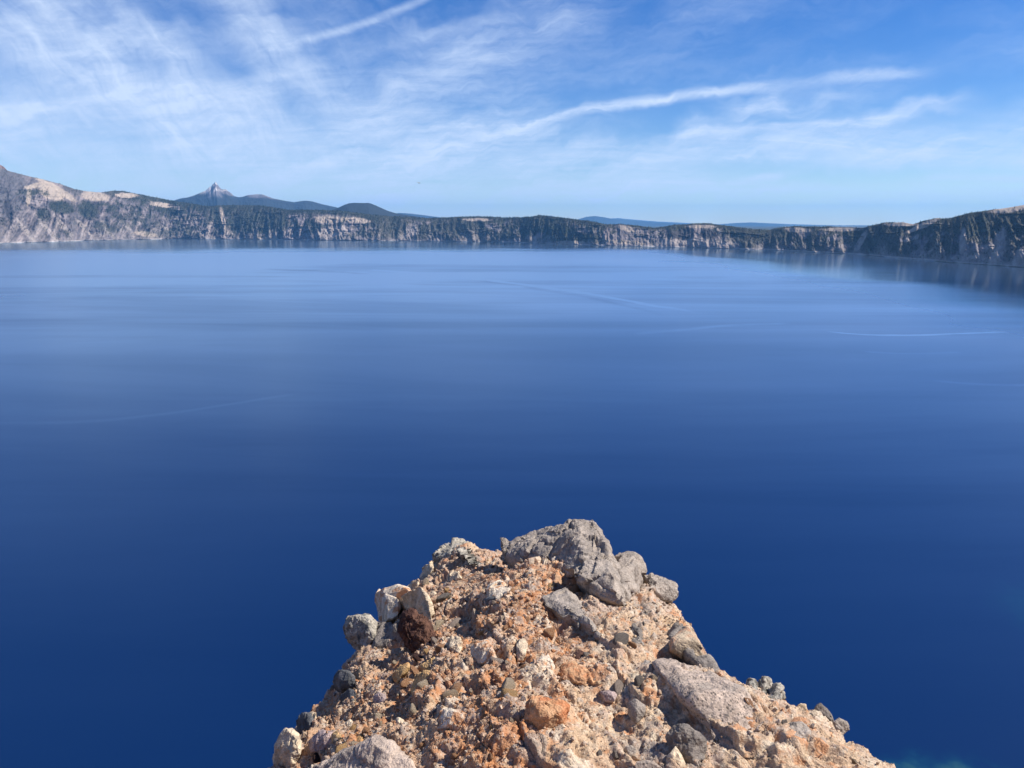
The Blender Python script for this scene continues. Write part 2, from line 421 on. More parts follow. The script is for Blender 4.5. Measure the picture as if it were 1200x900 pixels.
rim_trees = {}
def build_rim():
    npx = 3300
    px = np.linspace(-560, 1640, npx)
    # columns run along constant azimuth
    sy = np.interp(px, shore_px, shore_py); ry = np.interp(px, ridge_px, ridge_py)
    sx_, sy_ = on_lake(px, sy)
    az = np.arctan2(sx_, sy_); rho = np.hypot(sx_, sy_)
    # coves and points of the shore
    wob = fbm(np.stack([az * 22, az * 0 + 3, az * 0], 1), 5)
    rho_s = rho + wob * 130 * np.clip(rho / 6000, .3, 1)
    # ridge distance from its height
    d = direction(px, ry); slope = d[:, 2] / np.hypot(d[:, 0], d[:, 1])
    rho_r = rho + 350.0
    for _ in range(6):
        zr = EYE + slope * rho_r
        rho_r = rho + zr * 1.35 + 40
    zr = EYE + slope * rho_r
    arc = np.cumsum(np.hypot(np.gradient(sx_), np.gradient(sy_)))
    zr = zr + fbm(np.stack([arc / 90, arc * 0, arc * 0 + 8], 1), 4) * 5.0
    nt = 130
    t = np.linspace(0, 1, nt)
    A = np.tile(arc, (nt, 1)); TT = np.tile(t[:, None], (1, npx))
    prof = .30 * TT + .70 * TT ** 1.5                       # talus foot, steeper wall
    # ribs and gullies; slant changes slowly along the wall
    slant = np.interp(px, [-560, 0, 200, 500, 900, 1200, 1640], [-.8, -.8, -.5, -.15, .15, .6, .6])
    Z0 = prof * zr
    q = A + Z0 * slant
    warp = fbm(np.stack([q.ravel() / 700, Z0.ravel() / 500, q.ravel() * 0], 1), 3).reshape(q.shape) * 120
    gul = fbm(np.stack([(q + warp).ravel() / 210, Z0.ravel() / 420, q.ravel() * 0 + 1.7], 1), 5, .55, ridged=True).reshape(q.shape)
    gul2 = fbm(np.stack([(q + warp * .6).ravel() / 70, Z0.ravel() / 160, q.ravel() * 0 + 5.1], 1), 5, .6, ridged=True).reshape(q.shape)
    rough = fbm(np.stack([A.ravel() / 34, Z0.ravel() / 48, A.ravel() * 0 + 9], 1), 5, .6).reshape(q.shape)
    mid = np.sin(np.pi * np.clip(TT, 0, 1)) ** .6
    hfac = np.clip(zr / 230, .5, 1.5)
    Rr = rho_s + (rho_r - rho_s) * TT
    Rr = Rr - (gul * 88 + gul2 * 46) * mid * hfac - rough * 24 * mid
    ZZ = Z0 + rough * 6 * mid
    # cliff bands: ledges of lava in the upper half
    band = fbm(np.stack([A.ravel() / 260, ZZ.ravel() / 34, A.ravel() * 0 + 3.3], 1), 4, .5).reshape(q.shape)
    cliff = smooth(.18, .42, band) * smooth(.25, .5, TT) * smooth(1.0, .9, TT)
    Rr -= cliff * 16
    # back of the rim and the land beyond
    back_r = [60, 160, 350, 700, 1500, 3500, 9000, 22000, 43000]
    back_z = [.97, .9, .82, .74, .66, .6, .55, .5, .42]
    rows_r = [Rr]; rows_z = [ZZ]
    for br, bz in zip(back_r, back_z):
        rows_r.append((rho_r + br + rough[-1] * 10)[None]); 
        tgt = np.minimum(zr * bz, EYE - 30 if br > 1000 else 1e9)
        tgt = np.where(zr * bz > 95, tgt if br < 700 else np.minimum(tgt, 95), tgt)
        rows_z.append(np.maximum(tgt, 30)[None])
    low_r = [(rho_s - 60)[None]]; low_z = [np.full((1, npx), -25.0)]
    Rr = np.concatenate(low_r + rows_r, 0); ZZ = np.concatenate(low_z + rows_z, 0)
    nr = Rr.shape[0]
    X = Rr * np.sin(az); Y = Rr * np.cos(az)
    P = np.stack([X.ravel(), Y.ravel(), ZZ.ravel()], 1)
    ux, uy = px_of(P)
    Tn = np.zeros(Rr.shape); Tn[1:1 + nt] = TT; Tn[1 + nt:] = 1.2
    Tn = Tn.ravel(); zf = P[:, 2]
    # slope from the grid
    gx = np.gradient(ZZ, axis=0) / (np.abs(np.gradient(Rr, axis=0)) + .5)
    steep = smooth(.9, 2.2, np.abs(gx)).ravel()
    # ---- colours of the ground itself
    N = len(P)
    nA = fbm(P / 55, 5, .6); nB = fbm(P / 260 + 4, 4); nC = fbm(P / 14 + 9, 3)
    stri = fbm(np.stack([(np.concatenate([q[:1], q, np.repeat(q[-1:], nr - nt - 1, 0)], 0)).ravel() / 62, zf / 300, zf * 0], 1), 5, .62)
    strata = fbm(np.stack([np.tile(arc, (nr, 1)).ravel() / 900, zf / 9, zf * 0], 1), 3)
    grey = np.array([.195, .165, .16]); tan = np.array([.38, .305, .235]); dark = np.array([.075, .07, .075]); pinkg = np.array([.27, .215, .20])
    green = np.array([.026, .034, .018]); red = np.array([.22, .13, .11]); pale = np.array([.30, .255, .225])
    C = np.tile(grey, (N, 1))
    def blend(mask, col):
        nonlocal C
        C = C * (1 - mask[:, None]) + np.asarray(col) * mask[:, None]
    blend(smooth(-.1, .35, stri) * .75, pinkg)
    blend(smooth(.12, .45, stri + .3 * nB) * .7 * smooth(.9, .3, Tn), pale)
    blend(smooth(-.05, .35, nA - stri * .5) * .75, dark * 1.4)
    fan = fbm(np.stack([(np.concatenate([q[:1], q, np.repeat(q[-1:], nr - nt - 1, 0)], 0)).ravel() / 150, zf * 0, zf * 0 + 77], 1), 4, .6)
    talus = smooth(-.15, .25, fan) * smooth(.62, .22, Tn + .35 * nA - .25 * fan)
    blend(talus * .7, np.array([.33, .28, .25]))
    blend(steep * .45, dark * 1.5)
    blend(smooth(.15, .45, strata) * .12, dark * 1.6)
    def spot(cx, cy, rx, ry_, rot=0.0, edge=.5):
        a = R(rot); dx = ux - cx; dy = uy - cy
        u = (dx * math.cos(a) + dy * math.sin(a)) / rx; v = (-dx * math.sin(a) + dy * math.cos(a)) / ry_
        d = np.sqrt(u * u + v * v) + nA * .45 + nC * .18
        return smooth(1 + edge * .5, 1 - edge * .5, d)
    C = C * (1 - .34 * smooth(330, 230, ux) * smooth(-.25, .15, -stri + .4 * nA))[:, None]
    # dark lava face at the far left, with a reddish cap
    blend(spot(8, 222, 26, 30, 0, .4) * .75, (.105, .10, .105))
    blend(spot(6, 193, 20, 5, 20, .5) * .7, red)
    for s_ in [(44, 217, 16, 3, -12), (66, 222, 26, 4.5, 30), (34, 230, 3, 11, 8), (60, 226, 16, 8, 20), (112, 230, 17, 5.5, 8), (148, 229, 13, 3, 0),
               (189, 240, 15, 3, 8), (55, 268, 3, 20, -40), (74, 265, 3, 18, -42), (125, 268, 2.6, 15, -38), (150, 268, 3.2, 13, -36), (197, 271, 2.5, 9, -40), (170, 274, 14, 3, 8),
               (261, 255, 2.4, 14, -12), (268, 274, 5, 4, 0), (312, 279, 14, 1.6, 0), (383, 257, 15, 4.5, 0), (402, 257, 6, 2.5, 0), (418, 258, 15, 3, 6), (388, 272, 20, 6, -12),
               (450, 268, 2, 9, -8), (482, 270, 7, 8, -20), (524, 275, 3.5, 5, -25), (560, 257.5, 16, 1.8, 0), (618, 276, 1.5, 6, 25), (642, 275, 2, 6, 20), (668, 284, 17, 3, 0),
               (694, 270, 10, 4, 20), (735, 268, 14, 3, 12), (771, 271, 2.4, 7, 0), (790, 270, 2.4, 6, 22), (735, 284, 22, 2.6, 5), (820, 265.5, 16, 1.8, 0), (818, 284, 42, 4.2, 3), (835, 272, 12, 6, 0),
               (935, 269.5, 16, 3, 3), (984, 269, 22, 2.2, 0), (1055, 263, 20, 2.4, 0), (1082, 264, 22, 3, -24), (1008, 284, 3.2, 14, 30), (1186, 244.5, 24, 3.2, -8), (1108, 262, 8, 4, 0),
               (1128, 284, 4, 16, 6), (1170, 290, 7, 22, 16), (1160, 306, 14, 5, 0), (1196, 304, 9, 12, 10), (1122, 303, 8, 5, 0), (1092, 290, 3, 14, 30), (1180, 262, 3, 9, 40),
               (1060, 285, 3, 11, 35), (1040, 291, 3.5, 10, 38), (1085, 301, 10, 4, 0), (1142, 300, 12, 4, 0), (1075, 277, 2.5, 9, 40), (1100, 278, 3, 12, 32), (1150, 276, 3, 12, 25), (98, 266, 2.5, 14, -42), (30, 270, 3, 16, -38), (215, 268, 2.2, 9, -35), (235, 272, 2, 7, -35), (340, 272, 2.2, 7, -20), (505, 268, 2, 9, 8), (585, 274, 2, 8, 12)]:
        blend(spot(*s_, .3) * .85, tan if s_[1] < 262 or s_[3] < 3.3 else pale)
    for s_ in [(784, 272, 4, 8, 0), (800, 274, 14, 7, 0), (832, 274, 12, 6, 0), (690, 276, 14, 5, 0), (650, 270, 20, 6, 0), (620, 270, 14, 6, 0), (11, 246, 5, 12, -10)]:
        blend(spot(*s_) * .95, dark * .7)
    shore = smooth(9, 3, zf + nC * 3) * (Tn < .2)
    # forest cover
    dens = np.interp(ux, [-560, 0, 60, 110, 130, 200, 260, 320, 420, 520, 600, 640, 700, 760, 820, 880, 960, 1060, 1130, 1200, 1640],
                     [.05, .05, .15, .3, .45, .62, .72, .78, .66, .76, .82, .85, .6, .5, .55, .85, .85, .82, .8, .8, .8])
    topf = smooth(.80, .97, Tn) * np.interp(ux, [60, 95, 125, 150, 1200], [.1, .45, .8, 1, 1])
    nD = fbm(np.stack([np.tile(arc, (nr, 1)).ravel() / 420, zf / 150, zf * 0 + 40], 1), 4, .6)
    fn = nB * .8 + nD * 1.1 + nA * 1.1 + stri * .35
    F = smooth(.28, -.12, fn - (dens - .60) * 1.1) * np.interp(Tn, [0, .05, .25, .8, 1, 1.2], [0, .35, .8, .9, 1, 1])
    F = np.maximum(F, topf * smooth(-.35, -.1, nB + .5 * nA + .25))
    for s_ in [(72, 243, 16, 7, 10), (103, 246, 13, 10, 30), (52, 252, 9, 7, 40), (645, 266, 34, 8, 5), (670, 279, 32, 6, 0), (300, 262, 44, 13, 0), (1020, 282, 40, 10, 20), (1150, 266, 60, 12, 0)]:
        F = np.maximum(F, spot(*s_) * .95)
    for s_ in [(383, 257, 17, 6, 0), (418, 258, 16, 3.4, 6), (66, 222, 30, 6, 30), (112, 230, 19, 6, 8), (189, 240, 16, 3, 8), (148, 229, 14, 3.4, 0), (560, 257.5, 17, 2, 0), (735, 268, 16, 3.4, 12),
               (820, 265.5, 17, 2, 0), (818, 285, 44, 5, 3), (812, 275, 30, 7, 0), (935, 269.5, 16, 3, 3), (984, 269, 22, 2.2, 0), (1055, 263, 20, 2.4, 0), (1186, 245, 26, 3.2, -8), (1008, 284, 3.4, 14, 30),
               (1128, 284, 4, 16, 6), (1170, 290, 8, 22, 16), (1196, 304, 9, 12, 10), (668, 285, 18, 3, 0), (482, 270, 7, 8, -20), (261, 255, 2.6, 14, -12), (388, 272, 22, 7, -12), (1082, 264, 22, 3, -24)]:
        F = F * (1 - spot(*s_) * .95)
    F = F * (1 - .55 * talus)
    C = C * (1 + .15 * smooth(960, 1040, ux))[:, None]
    F = np.clip(F, 0, 1) * (1 - shore) * (zf > 4)
    blend(F * .88, green)
    blend(shore * .8, (.42, .38, .35))
    me = mesh_from('caldera_rim', P, grid_faces(nr, npx), True, C)
    link('caldera_rim', me, mat_rim, kind='structure', label='rocky forested rim wall around the lake')
    # ---- where trees stand
    Pg = P.reshape(nr, npx, 3); Fg = F.reshape(nr, npx)
    r2 = np.random.default_rng(11)
    K = 300000
    ri = r2.uniform(1, 1 + nt + 3, K); ci = r2.uniform(0, npx - 1.01, K)
    # even out by cell area
    r0 = ri.astype(int); c0 = ci.astype(int); fr = ri - r0; fc = ci - c0
    a = np.linalg.norm(Pg[r0 + 1, c0] - Pg[r0, c0], axis=1); b_ = np.linalg.norm(Pg[r0, c0 + 1] - Pg[r0, c0], axis=1)
    area = a * b_
    w = (1 - fr)[:, None] * ((1 - fc)[:, None] * Pg[r0, c0] + fc[:, None] * Pg[r0, c0 + 1]) + fr[:, None] * ((1 - fc)[:, None] * Pg[r0 + 1, c0] + fc[:, None] * Pg[r0 + 1, c0 + 1])
    prob = Fg[r0, c0] * np.clip(area / np.percentile(area, 90), 0, 1)
    uxs, _ = px_of(w)
    prob *= np.where((uxs < -80) | (uxs > 1280), .4, 1.0)
    keep = r2.random(K) < prob * 1.1
    return w[keep], len(w[keep])
tree_pos, _n = build_rim()

def conifers(name, pos, label, hmin=6, hmax=13, seed=3, sides=5):
    r2 = np.random.default_rng(seed)
    n = len(pos)
    h = r2.uniform(hmin, hmax, n) * (0.75 + .5 * r2.random(n)); h *= np.interp(pos[:, 0], [0, 1500], [1, .62]); rad = h * r2.uniform(.15, .24, n)
    ang = np.linspace(0, 2 * np.pi, sides, endpoint=False)
    V = []; F = []
    nv = sides * 2 + 1
    base = np.zeros((n, nv, 3))
    ph = r2.uniform(0, 6.28, n)
    for k in range(sides):
        a = ang[k] + ph
        j = 1 + .35 * (r2.random(n) - .5)
        base[:, k, 0] = np.cos(a) * rad * j; base[:, k, 1] = np.sin(a) * rad * j; base[:, k, 2] = h * .06
        base[:, sides + k, 0] = np.cos(a + .5) * rad * .55 * j; base[:, sides + k, 1] = np.sin(a + .5) * rad * .55 * j; base[:, sides + k, 2] = h * .5
    base[:, 2 * sides, 2] = h
    base += (pos - np.array([0, 0, 1.0]))[:, None]
    tri = []
    for k in range(sides):
        k2 = (k + 1) % sides
        tri += [(k, k2, sides + k), (k2, sides + k2, sides + k), (sides + k, sides + k2, 2 * sides)]
    tri = np.array(tri)
    faces = (tri[None] + (np.arange(n) * nv)[:, None, None]).reshape(-1, 3)
    c0 = np.array([.020, .028, .017]); c1 = np.array([.042, .052, .027])
    cc = c0 + (c1 - c0) * r2.random(n)[:, None]
    C = np.repeat(cc, nv, 0)
    me = mesh_from(name, base.reshape(-1, 3), faces, False, C)
    return link(name, me, mat_tree, kind='stuff', label=label)
conifers('conifer_forest', tree_pos, 'dark conifer forest on the rim walls')
print('trees', len(tree_pos))

# ================================================================ FAR MOUNTAINS
def far_mountain(name, prof, dist, half_depth, base_z, label, rockline=None, seed=0, nseg=500, nrow=90, rocky=1.0, noise_amp=.10, colors=None):
    prof = np.array(prof, float)
    px = np.linspace(prof[0, 0], prof[-1, 0], nseg)
    py = np.interp(px, prof[:, 0], prof[:, 1])
    d = direction(px, py)
    hor = np.hypot(d[:, 0], d[:, 1])
    az = np.arctan2(d[:, 0], d[:, 1]); ztop = EYE + d[:, 2] / hor * dist
    v = np.linspace(-1, 1, nrow)
    H = np.maximum(ztop - base_z, 1.0)
    X = []; Z = []
    Zg = base_z + H[None] * (1 - np.abs(v)[:, None]) ** 1.25
    hd = half_depth * np.clip(H / H.max(), .25, 1) ** .7
    Rg = dist + v[:, None] * hd[None]
    arc = az[None] * dist + v[:, None] * 0
    q = np.stack([arc.ravel() / (half_depth * .22), Rg.ravel() / (half_depth * .5), np.full(Rg.size, seed * 3.1)], 1)
    nn = fbm(q, 6, .55, ridged=True).reshape(Rg.shape)
    fade = smooth(0.0, .12, np.abs(v))[:, None]
    Zg = Zg + (nn - .35) * H[None] * noise_amp * (.15 + .85 * fade) * 2 * np.clip(1 - np.abs(v)[:, None], 0, 1) ** .4
    P = np.stack([(Rg * np.sin(az)).ravel(), (Rg * np.cos(az)).ravel(), Zg.ravel()], 1)
    n2 = fbm(P / 260, 5, .6); n3 = fbm(P / 900 + 3, 4)
    forest = np.array([.024, .030, .032]); rock = np.array([.15, .135, .14]); snow = np.array([.55, .50, .47])
    C = np.tile(forest, (len(P), 1)) * (1 + .3 * n3)[:, None]
    if rockline is not None:
        m = smooth(-60, 60, P[:, 2] - rockline + n2 * 160 + n3 * 130)[:, None]
        C = C * (1 - m) + rock * m
        s_ = (smooth(-.02, .2, fbm(np.stack([P[:, 0] / 190, P[:, 1] / 700, P[:, 2] / 420], 1) + 7, 5, .6)) * smooth(rockline - 30, rockline + 120, P[:, 2]))[:, None] * rocky
        C = C * (1 - s_ * .8) + snow * s_ * .8
    me = mesh_from(name, P, grid_faces(nrow, nseg), True, C)
    return link(name, me, mat_far, kind='structure', label=label)
far_mountain('mountain', [(120, 262), (170, 247), (200, 236), (212, 232.5), (222, 230.5), (232, 227), (237, 224.5), (241, 222.8), (245, 219.2), (247, 218.6), (249.5, 215.6), (251, 214.8), (252.3, 212.8), (253.6, 214.2), (255.4, 216.8), (257.5, 219.6), (260, 221.8), (262, 221.9), (265, 221.8),
              (268, 224.6), (271, 226.2), (274, 229.4), (279, 231), (284, 230.6), (290, 228.8), (300, 227.6), (308, 227.5), (314, 230), (320, 232.5), (335, 235.5), (345, 237), (350, 236), (358, 235), (366, 236), (380, 240), (395, 243), (415, 248), (440, 255), (470, 262)],
             16000, 2600, 95, 'sharp rocky peak with pale snow streaks, far beyond the rim', rockline=690, seed=7, rocky=1.3, nseg=900, nrow=160, noise_amp=.065)
far_mountain('hill', [(340, 262), (365, 251.5), (385, 247), (395, 243.8), (403, 240), (409, 237.8), (415, 237.3), (424, 237.6), (432, 237.4), (437, 239), (446, 243), (455, 247), (465, 250), (485, 253), (500, 255.5), (530, 262)],
             10500, 1300, 95, 'dark rounded cinder cone beyond the rim', seed=2, nseg=400, noise_amp=.03)
far_mountain('hill', [(420, 262), (450, 252), (468, 249.2), (480, 250), (495, 251.8), (512, 254), (530, 256.5), (560, 262)], 24000, 2600, 92, 'low blue ridge right of the cinder cone', seed=3, nseg=300, noise_amp=.03)
far_mountain('hill', [(655, 262), (670, 258.8), (680, 256), (688, 253.8), (697, 253), (706, 254.2), (716, 256), (735, 257.5), (760, 260), (790, 262), (830, 263.5)], 30000, 3000, 85, 'blue hill above the middle of the far rim', seed=4, nseg=300, noise_amp=.03)
far_mountain('hill', [(690, 262), (715, 256), (725, 255.5), (745, 257.5), (770, 259.5), (820, 262), (850, 263)], 42000, 3000, 85, 'palest low ridge on the horizon', seed=5, nseg=300, noise_amp=.03)
far_mountain('hill', [(800, 264), (845, 262.6), (862, 261.3), (880, 260.6), (900, 261.5), (925, 262.6), (960, 263.6), (1000, 264.5), (1040, 265)], 34000, 3000, 80, 'long low blue ridge toward the right of the horizon', seed=6, nseg=300, noise_amp=.03)

# ================================================================ HAZE
m = bpy.data.materials.new('haze'); m.use_nodes = True
T = NT(m.node_tree); o = T.n('ShaderNodeOutputMaterial'); pv = T.n('ShaderNodeVolumePrincipled')
pv.inputs['Color'].default_value = (.20, .53, 1.0, 1); pv.inputs['Density'].default_value = 2.3e-5; pv.inputs['Anisotropy'].default_value = .1
T.set(o.inputs['Volume'], pv.outputs[0])
bm = bmesh.new(); bmesh.ops.create_cube(bm, size=1)
X0, X1, Y0, Y1, Z0, Z1 = -48000, 48000, -1200, 47000, -40, 1250
for v in bm.verts: v.co = Vector(((X0 + X1) / 2 + v.co.x * (X1 - X0), (Y0 + Y1) / 2 + v.co.y * (Y1 - Y0), (Z0 + Z1) / 2 + v.co.z * (Z1 - Z0)))
me = bpy.data.meshes.new('haze'); bm.to_mesh(me); bm.free()
link('haze', me, m, kind='stuff', label='thin blue air haze')

# ================================================================ ROCKY OUTCROP
E3 = np.array([0, 0, EYE])
def plane_z(x, y):                                            # mean top surface, relative to the eye; falls off left of the crest
    return -1.45 - .13 * y + .03 * x - .52 * np.maximum(0, -.12 + .12 * (y - 2) - x)
DROP = .34
def meet(d, drop):
    t = (-1.45 - drop) / (d[..., 2] + .13 * d[..., 1] - .03 * d[..., 0])
    for _ in range(25): t = .5 * t + .5 * (plane_z(d[..., 0] * t, d[..., 1] * t) - drop) / d[..., 2]
    return t
def plan(px, py, drop=DROP):
    """where the edge of the outcrop lies in plan, surveyed from its outline"""
    d = direction(px, py)
    t = meet(d, drop)
    return d[..., 0] * t, d[..., 1] * t
edge_px = [(150, 1180), (235, 1060), (300, 935), (332, 906), (343, 874), (385, 829), (402, 794), (427, 774), (447, 738), (482, 710), (490, 672), (500, 632), (532, 645), (560, 669), (599, 656), (645, 694), (697, 688), (728, 689), (760, 703), (792, 717), (818, 755), (845, 790), (868, 825), (914, 827), (943, 858), (981, 870), (1006, 888), (1029, 905), (1075, 935), (1180, 1060), (1280, 1180)]
ex, ey = plan(np.array([p[0] for p in edge_px], float), np.array([p[1] for p in edge_px], float))
EDGE = np.stack([ex, ey], 1)
def edge_dist(x, y):
    """signed distance to the outline, positive inside"""
    P = np.stack([x, y], 1); n = len(EDGE)
    best = np.full(len(P), 1e9); inside = np.zeros(len(P), bool)
    for i in range(n):
        a = EDGE[i]; b = EDGE[(i + 1) % n]
        ab = b - a; t = np.clip(((P - a) @ ab) / (ab @ ab), 0, 1)
        d = np.hypot(*(P - (a + t[:, None] * ab)).T)
        best = np.minimum(best, d)
        c = (a[1] > P[:, 1]) != (b[1] > P[:, 1])
        xi = a[0] + (P[:, 1] - a[1]) / (b[1] - a[1] + 1e-12) * (b[0] - a[0])
        inside ^= c & (P[:, 0] < xi)
    return np.where(inside, best, -best)
def gravelly(x, y):
    """1 on the crumbling left flank, 0 on the firm tuff of the right side and the tip"""
    P = np.stack([x, y, x * 0], 1)
    return np.clip(smooth(.42, -.30, x - (.02 + .16 * (y - 2)) + fbm(P * 2.2 + 50, 4) * .35) * smooth(4.6, 3.2, y) * (.55 + .45 * smooth(-.1, .3, fbm(P * 3.5 + 70, 3))) + .03, 0, 1)
BUMPS = []                                              # (x, y, radius, height): hollows and humps
def top_z(x, y):
    d = edge_dist(x, y)
    w = .62
    z = plane_z(x, y) - DROP * np.clip(1 - d / w, 0, 1) ** 2.1
    z = np.where(d < 0, plane_z(x, y) - DROP + d * 3.4, z)
    for bx, by, br, bh in BUMPS:
        z = z + bh * np.exp(-((x - bx) ** 2 + (y - by) ** 2) / br ** 2)
    return z
def hit(px, py):
    """distance factor at which the line of sight meets the outcrop; beyond the edge, its mean plane"""
    px = np.atleast_1d(np.asarray(px, float)); py = np.atleast_1d(np.asarray(py, float))
    d = direction(px, py)
    ts = np.linspace(1.2, 7.5, 260)
    res = np.full(len(px), np.nan)
    X = d[:, 0:1] * ts; Y = d[:, 1:2] * ts; Z = d[:, 2:3] * ts
    below = Z < top_z(X.ravel(), Y.ravel()).reshape(X.shape)
    first = below.argmax(1); ok = below.any(1)
    # leave out hits on the steep flank
    tt = ts[first]
    hx = d[:, 0] * tt; hy = d[:, 1] * tt
    onflank = edge_dist(hx, hy) < -.03
    tp = meet(d, DROP * .8)
    return np.where(ok & ~onflank, tt, tp), ok & ~onflank
def bump_at(px, py, r, h):
    t, _ = hit(px, py); d = direction(px, py)
    BUMPS.append((d[0] * t[0], d[1] * t[0], r, h))
_new = []
for b_ in [(468, 752, .16, -.13), (520, 700, .14, .03), (440, 830, .16, -.05), (545, 655, .14, .07), (650, 740, .22, -.03), (830, 820, .2, .03), (560, 860, .3, .02), (700, 860, .2, -.03)]:
    t_, _ = hit(b_[0], b_[1]); d_ = direction(b_[0], b_[1]); _new.append((d_[0] * t_[0], d_[1] * t_[0], b_[2], b_[3]))
BUMPS += _new

# ---- colours of the ground
def soil_color(P, cell=None):
    """P relative to the eye; rusty orange soil left of the crest, pinkish buff tuff on the right and at the tip"""
    ux, uy = px_of(P + E3)
    a = fbm(P * 3.1, 5, .6); b = fbm(P * 11 + 5, 4, .6); c = fbm(P * 38 + 2, 3, .65)
    orange = np.array([.52, .245, .11]); buff = np.array([.50, .355, .235]); pink = np.array([.46, .315, .22]); cream = np.array([.60, .47, .32]); brown = np.array([.22, .12, .07]); rust = np.array([.36, .15, .07]); grey = np.array([.26, .235, .22])
    x = P[:, 0]; y = P[:, 1]
    cx = .06 + .16 * (y - 2)                             # the colour boundary runs along the crest
    side = smooth(-.10, .22, x - cx + a * .30)
    C = orange * (1 - side[:, None]) + buff * side[:, None]
    def bl(mask, col):
        nonlocal C
        C = C * (1 - mask[:, None]) + col * mask[:, None]
    bl(smooth(.05, .4, a) * .5, pink)
    e = fbm(P * 1.7 + 61, 4, .55); f = fbm(P * 5.2 + 14, 4, .6)
    bl(smooth(.0, .35, e) * (1 - side) * .75, np.array([.40, .185, .085]))
    bl(smooth(.0, .35, -e) * side * .6, np.array([.43, .345, .285]))
    bl(smooth(.10, .32, f) * .55, np.array([.62, .48, .33]))
    bl(smooth(.12, .38, -f) * (.65 - .3 * side), np.array([.30, .165, .095]))
    bl(smooth(3.6, 4.4, y + a * .5) * .45, np.array([.48, .335, .26]))
    bl(smooth(.08, .42, b) * .6, cream)
    bl(smooth(.1, .45, -b + a * .4) * (1 - side) * .65, rust)
    bl(smooth(.15, .5, -c) * .6 * (1 - .5 * side), brown)
    bl(smooth(.15, .5, c) * .5, cream)
    bl(smooth(.2, .45, fbm(P * 6 + 31, 3)) * side * .5, grey)
    bl(smooth(-.25, -.55, x - cx + a * .2) * .4, np.array([.33, .235, .165]))
    return C

def rock_bump(T, b, pos, s=1.0, strength=1.0):
    n = T.noise(pos, 70 * s, 8, .68)
    n2 = T.noise(pos, 16 * s, 6, .62)
    v = T.voro(pos, 120 * s).outputs['Distance']
    h = T.math('ADD', T.math('ADD', T.math('MULTIPLY', n, .6), T.math('MULTIPLY', n2, 1.2)), T.math('MULTIPLY', v, .25))
    bump(T, b, h, strength, .012 / s)
def make_ground_mat():
    m, T, b = principled('rusty_soil')
    c = T.n('ShaderNodeVertexColor', layer_name='tint').outputs[0]
    pos = T.n('ShaderNodeTexCoord').outputs['Object']
    n = T.noise(pos, 120, 6, .7); n2 = T.noise(pos, 300, 3, .7)
    k = T.ramp(n, .3, .7, .54, 1.28, smooth=False)
    k2 = T.ramp(n2, .3, .7, .75, 1.25, smooth=False)
    c2 = T.vmath('SCALE', c, scale=T.math('MULTIPLY', k, k2))
    hue = T.mix(T.ramp(T.noise(T.vmath('ADD', pos, (5, 5, 5)), 60, 4, .7), .5, .75, 0, .5), c2, (.42, .17, .07))
    hue = T.mix(T.ramp(T.noise(T.vmath('ADD', pos, (9, 2, 5)), 45, 5, .7), .56, .72, 0, .75), hue, (.60, .50, .40))
    T.set(b.inputs['Base Color'], hue); b.inputs['Roughness'].default_value = .92; b.inputs['Specular IOR Level'].default_value = .2
    rock_bump(T, b, pos, 1.3, .9)
    return m
mat_soil = make_ground_mat()

_rm = {}
def rock_mat(name, base, second=None, mixlo=.5, mixhi=.62, scale=9.0, spots=0.0, spotcol=(.05, .05, .045), bstr=.8, fine=1.0):
    """weathered stone: base colour, stain of a second colour, dark mineral or lichen specks"""
    if name in _rm: return _rm[name]
    m, T, b = principled(name)
    tc = T.n('ShaderNodeTexCoord').outputs['Object']
    oi = T.n('ShaderNodeObjectInfo')
    off = T.vmath('SCALE', T.comb(oi.outputs['Random'], T.math('MULTIPLY', oi.outputs['Random'], 7.3), 3.0), scale=11.0)
    pos = T.vmath('ADD', tc, off)
    c = T.mix(T.ramp(T.noise(pos, scale * 2.2, 5, .65), .3, .7, 0, 1), tuple(v * .66 for v in base), tuple(min(1, v * 1.24) for v in base))
    if second is not None:
        c = T.mix(T.ramp(T.noise(T.vmath('ADD', pos, (3, 9, 1)), scale, 6, .65, .4), mixlo, mixhi, 0, .9), c, second)
    k = T.ramp(T.noise(pos, 150 * fine, 6, .75), .3, .7, .58, 1.42, smooth=False)
    c = T.vmath('SCALE', c, scale=k)
    c = T.mix(T.ramp(T.noise(T.vmath('ADD', pos, (4, 4, 8)), 55 * fine, 5, .7, .5), .60, .68, 0, .6), c, tuple(v * .38 for v in base))
    if spots > 0:
        v = T.voro(T.vmath('ADD', pos, (1, 1, 1)), 70 * fine).outputs['Distance']
        area = T.ramp(T.noise(T.vmath('ADD', pos, (7, 7, 1)), scale * .8, 4, .6), .42, .6, 0, 1)
        c = T.mix(T.math('MULTIPLY', T.math('MULTIPLY', T.ramp(v, .36, .22, 0, 1), area), spots), c, spotcol)
    T.set(b.inputs['Base Color'], c); b.inputs['Roughness'].default_value = .88; b.inputs['Specular IOR Level'].default_value = .25
    rock_bump(T, b, pos, 1.0 * fine, min(1.0, bstr * 1.25))
    _rm[name] = m
    return m
GREY = rock_mat('grey_andesite', (.34, .285, .235), (.24, .205, .175), .48, .66, 6, .5)
PINKGREY = rock_mat('pinkish_tuff', (.44, .345, .275), (.30, .255, .215), .5, .66, 5, .75)
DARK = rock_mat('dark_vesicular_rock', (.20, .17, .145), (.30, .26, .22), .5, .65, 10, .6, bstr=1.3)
WHITE = rock_mat('pale_altered_rock', (.66, .55, .42), (.50, .23, .10), .50, .58, 8)
CREAM = rock_mat('cream_stone', (.58, .46, .32), (.44, .29, .17), .52, .7, 10)
ORANGE = rock_mat('rust_stained_rock', (.52, .31, .17), (.42, .15, .06), .46, .62, 8)
YELLOW = rock_mat('ochre_stone', (.58, .37, .17), (.46, .20, .07), .5, .62, 10)
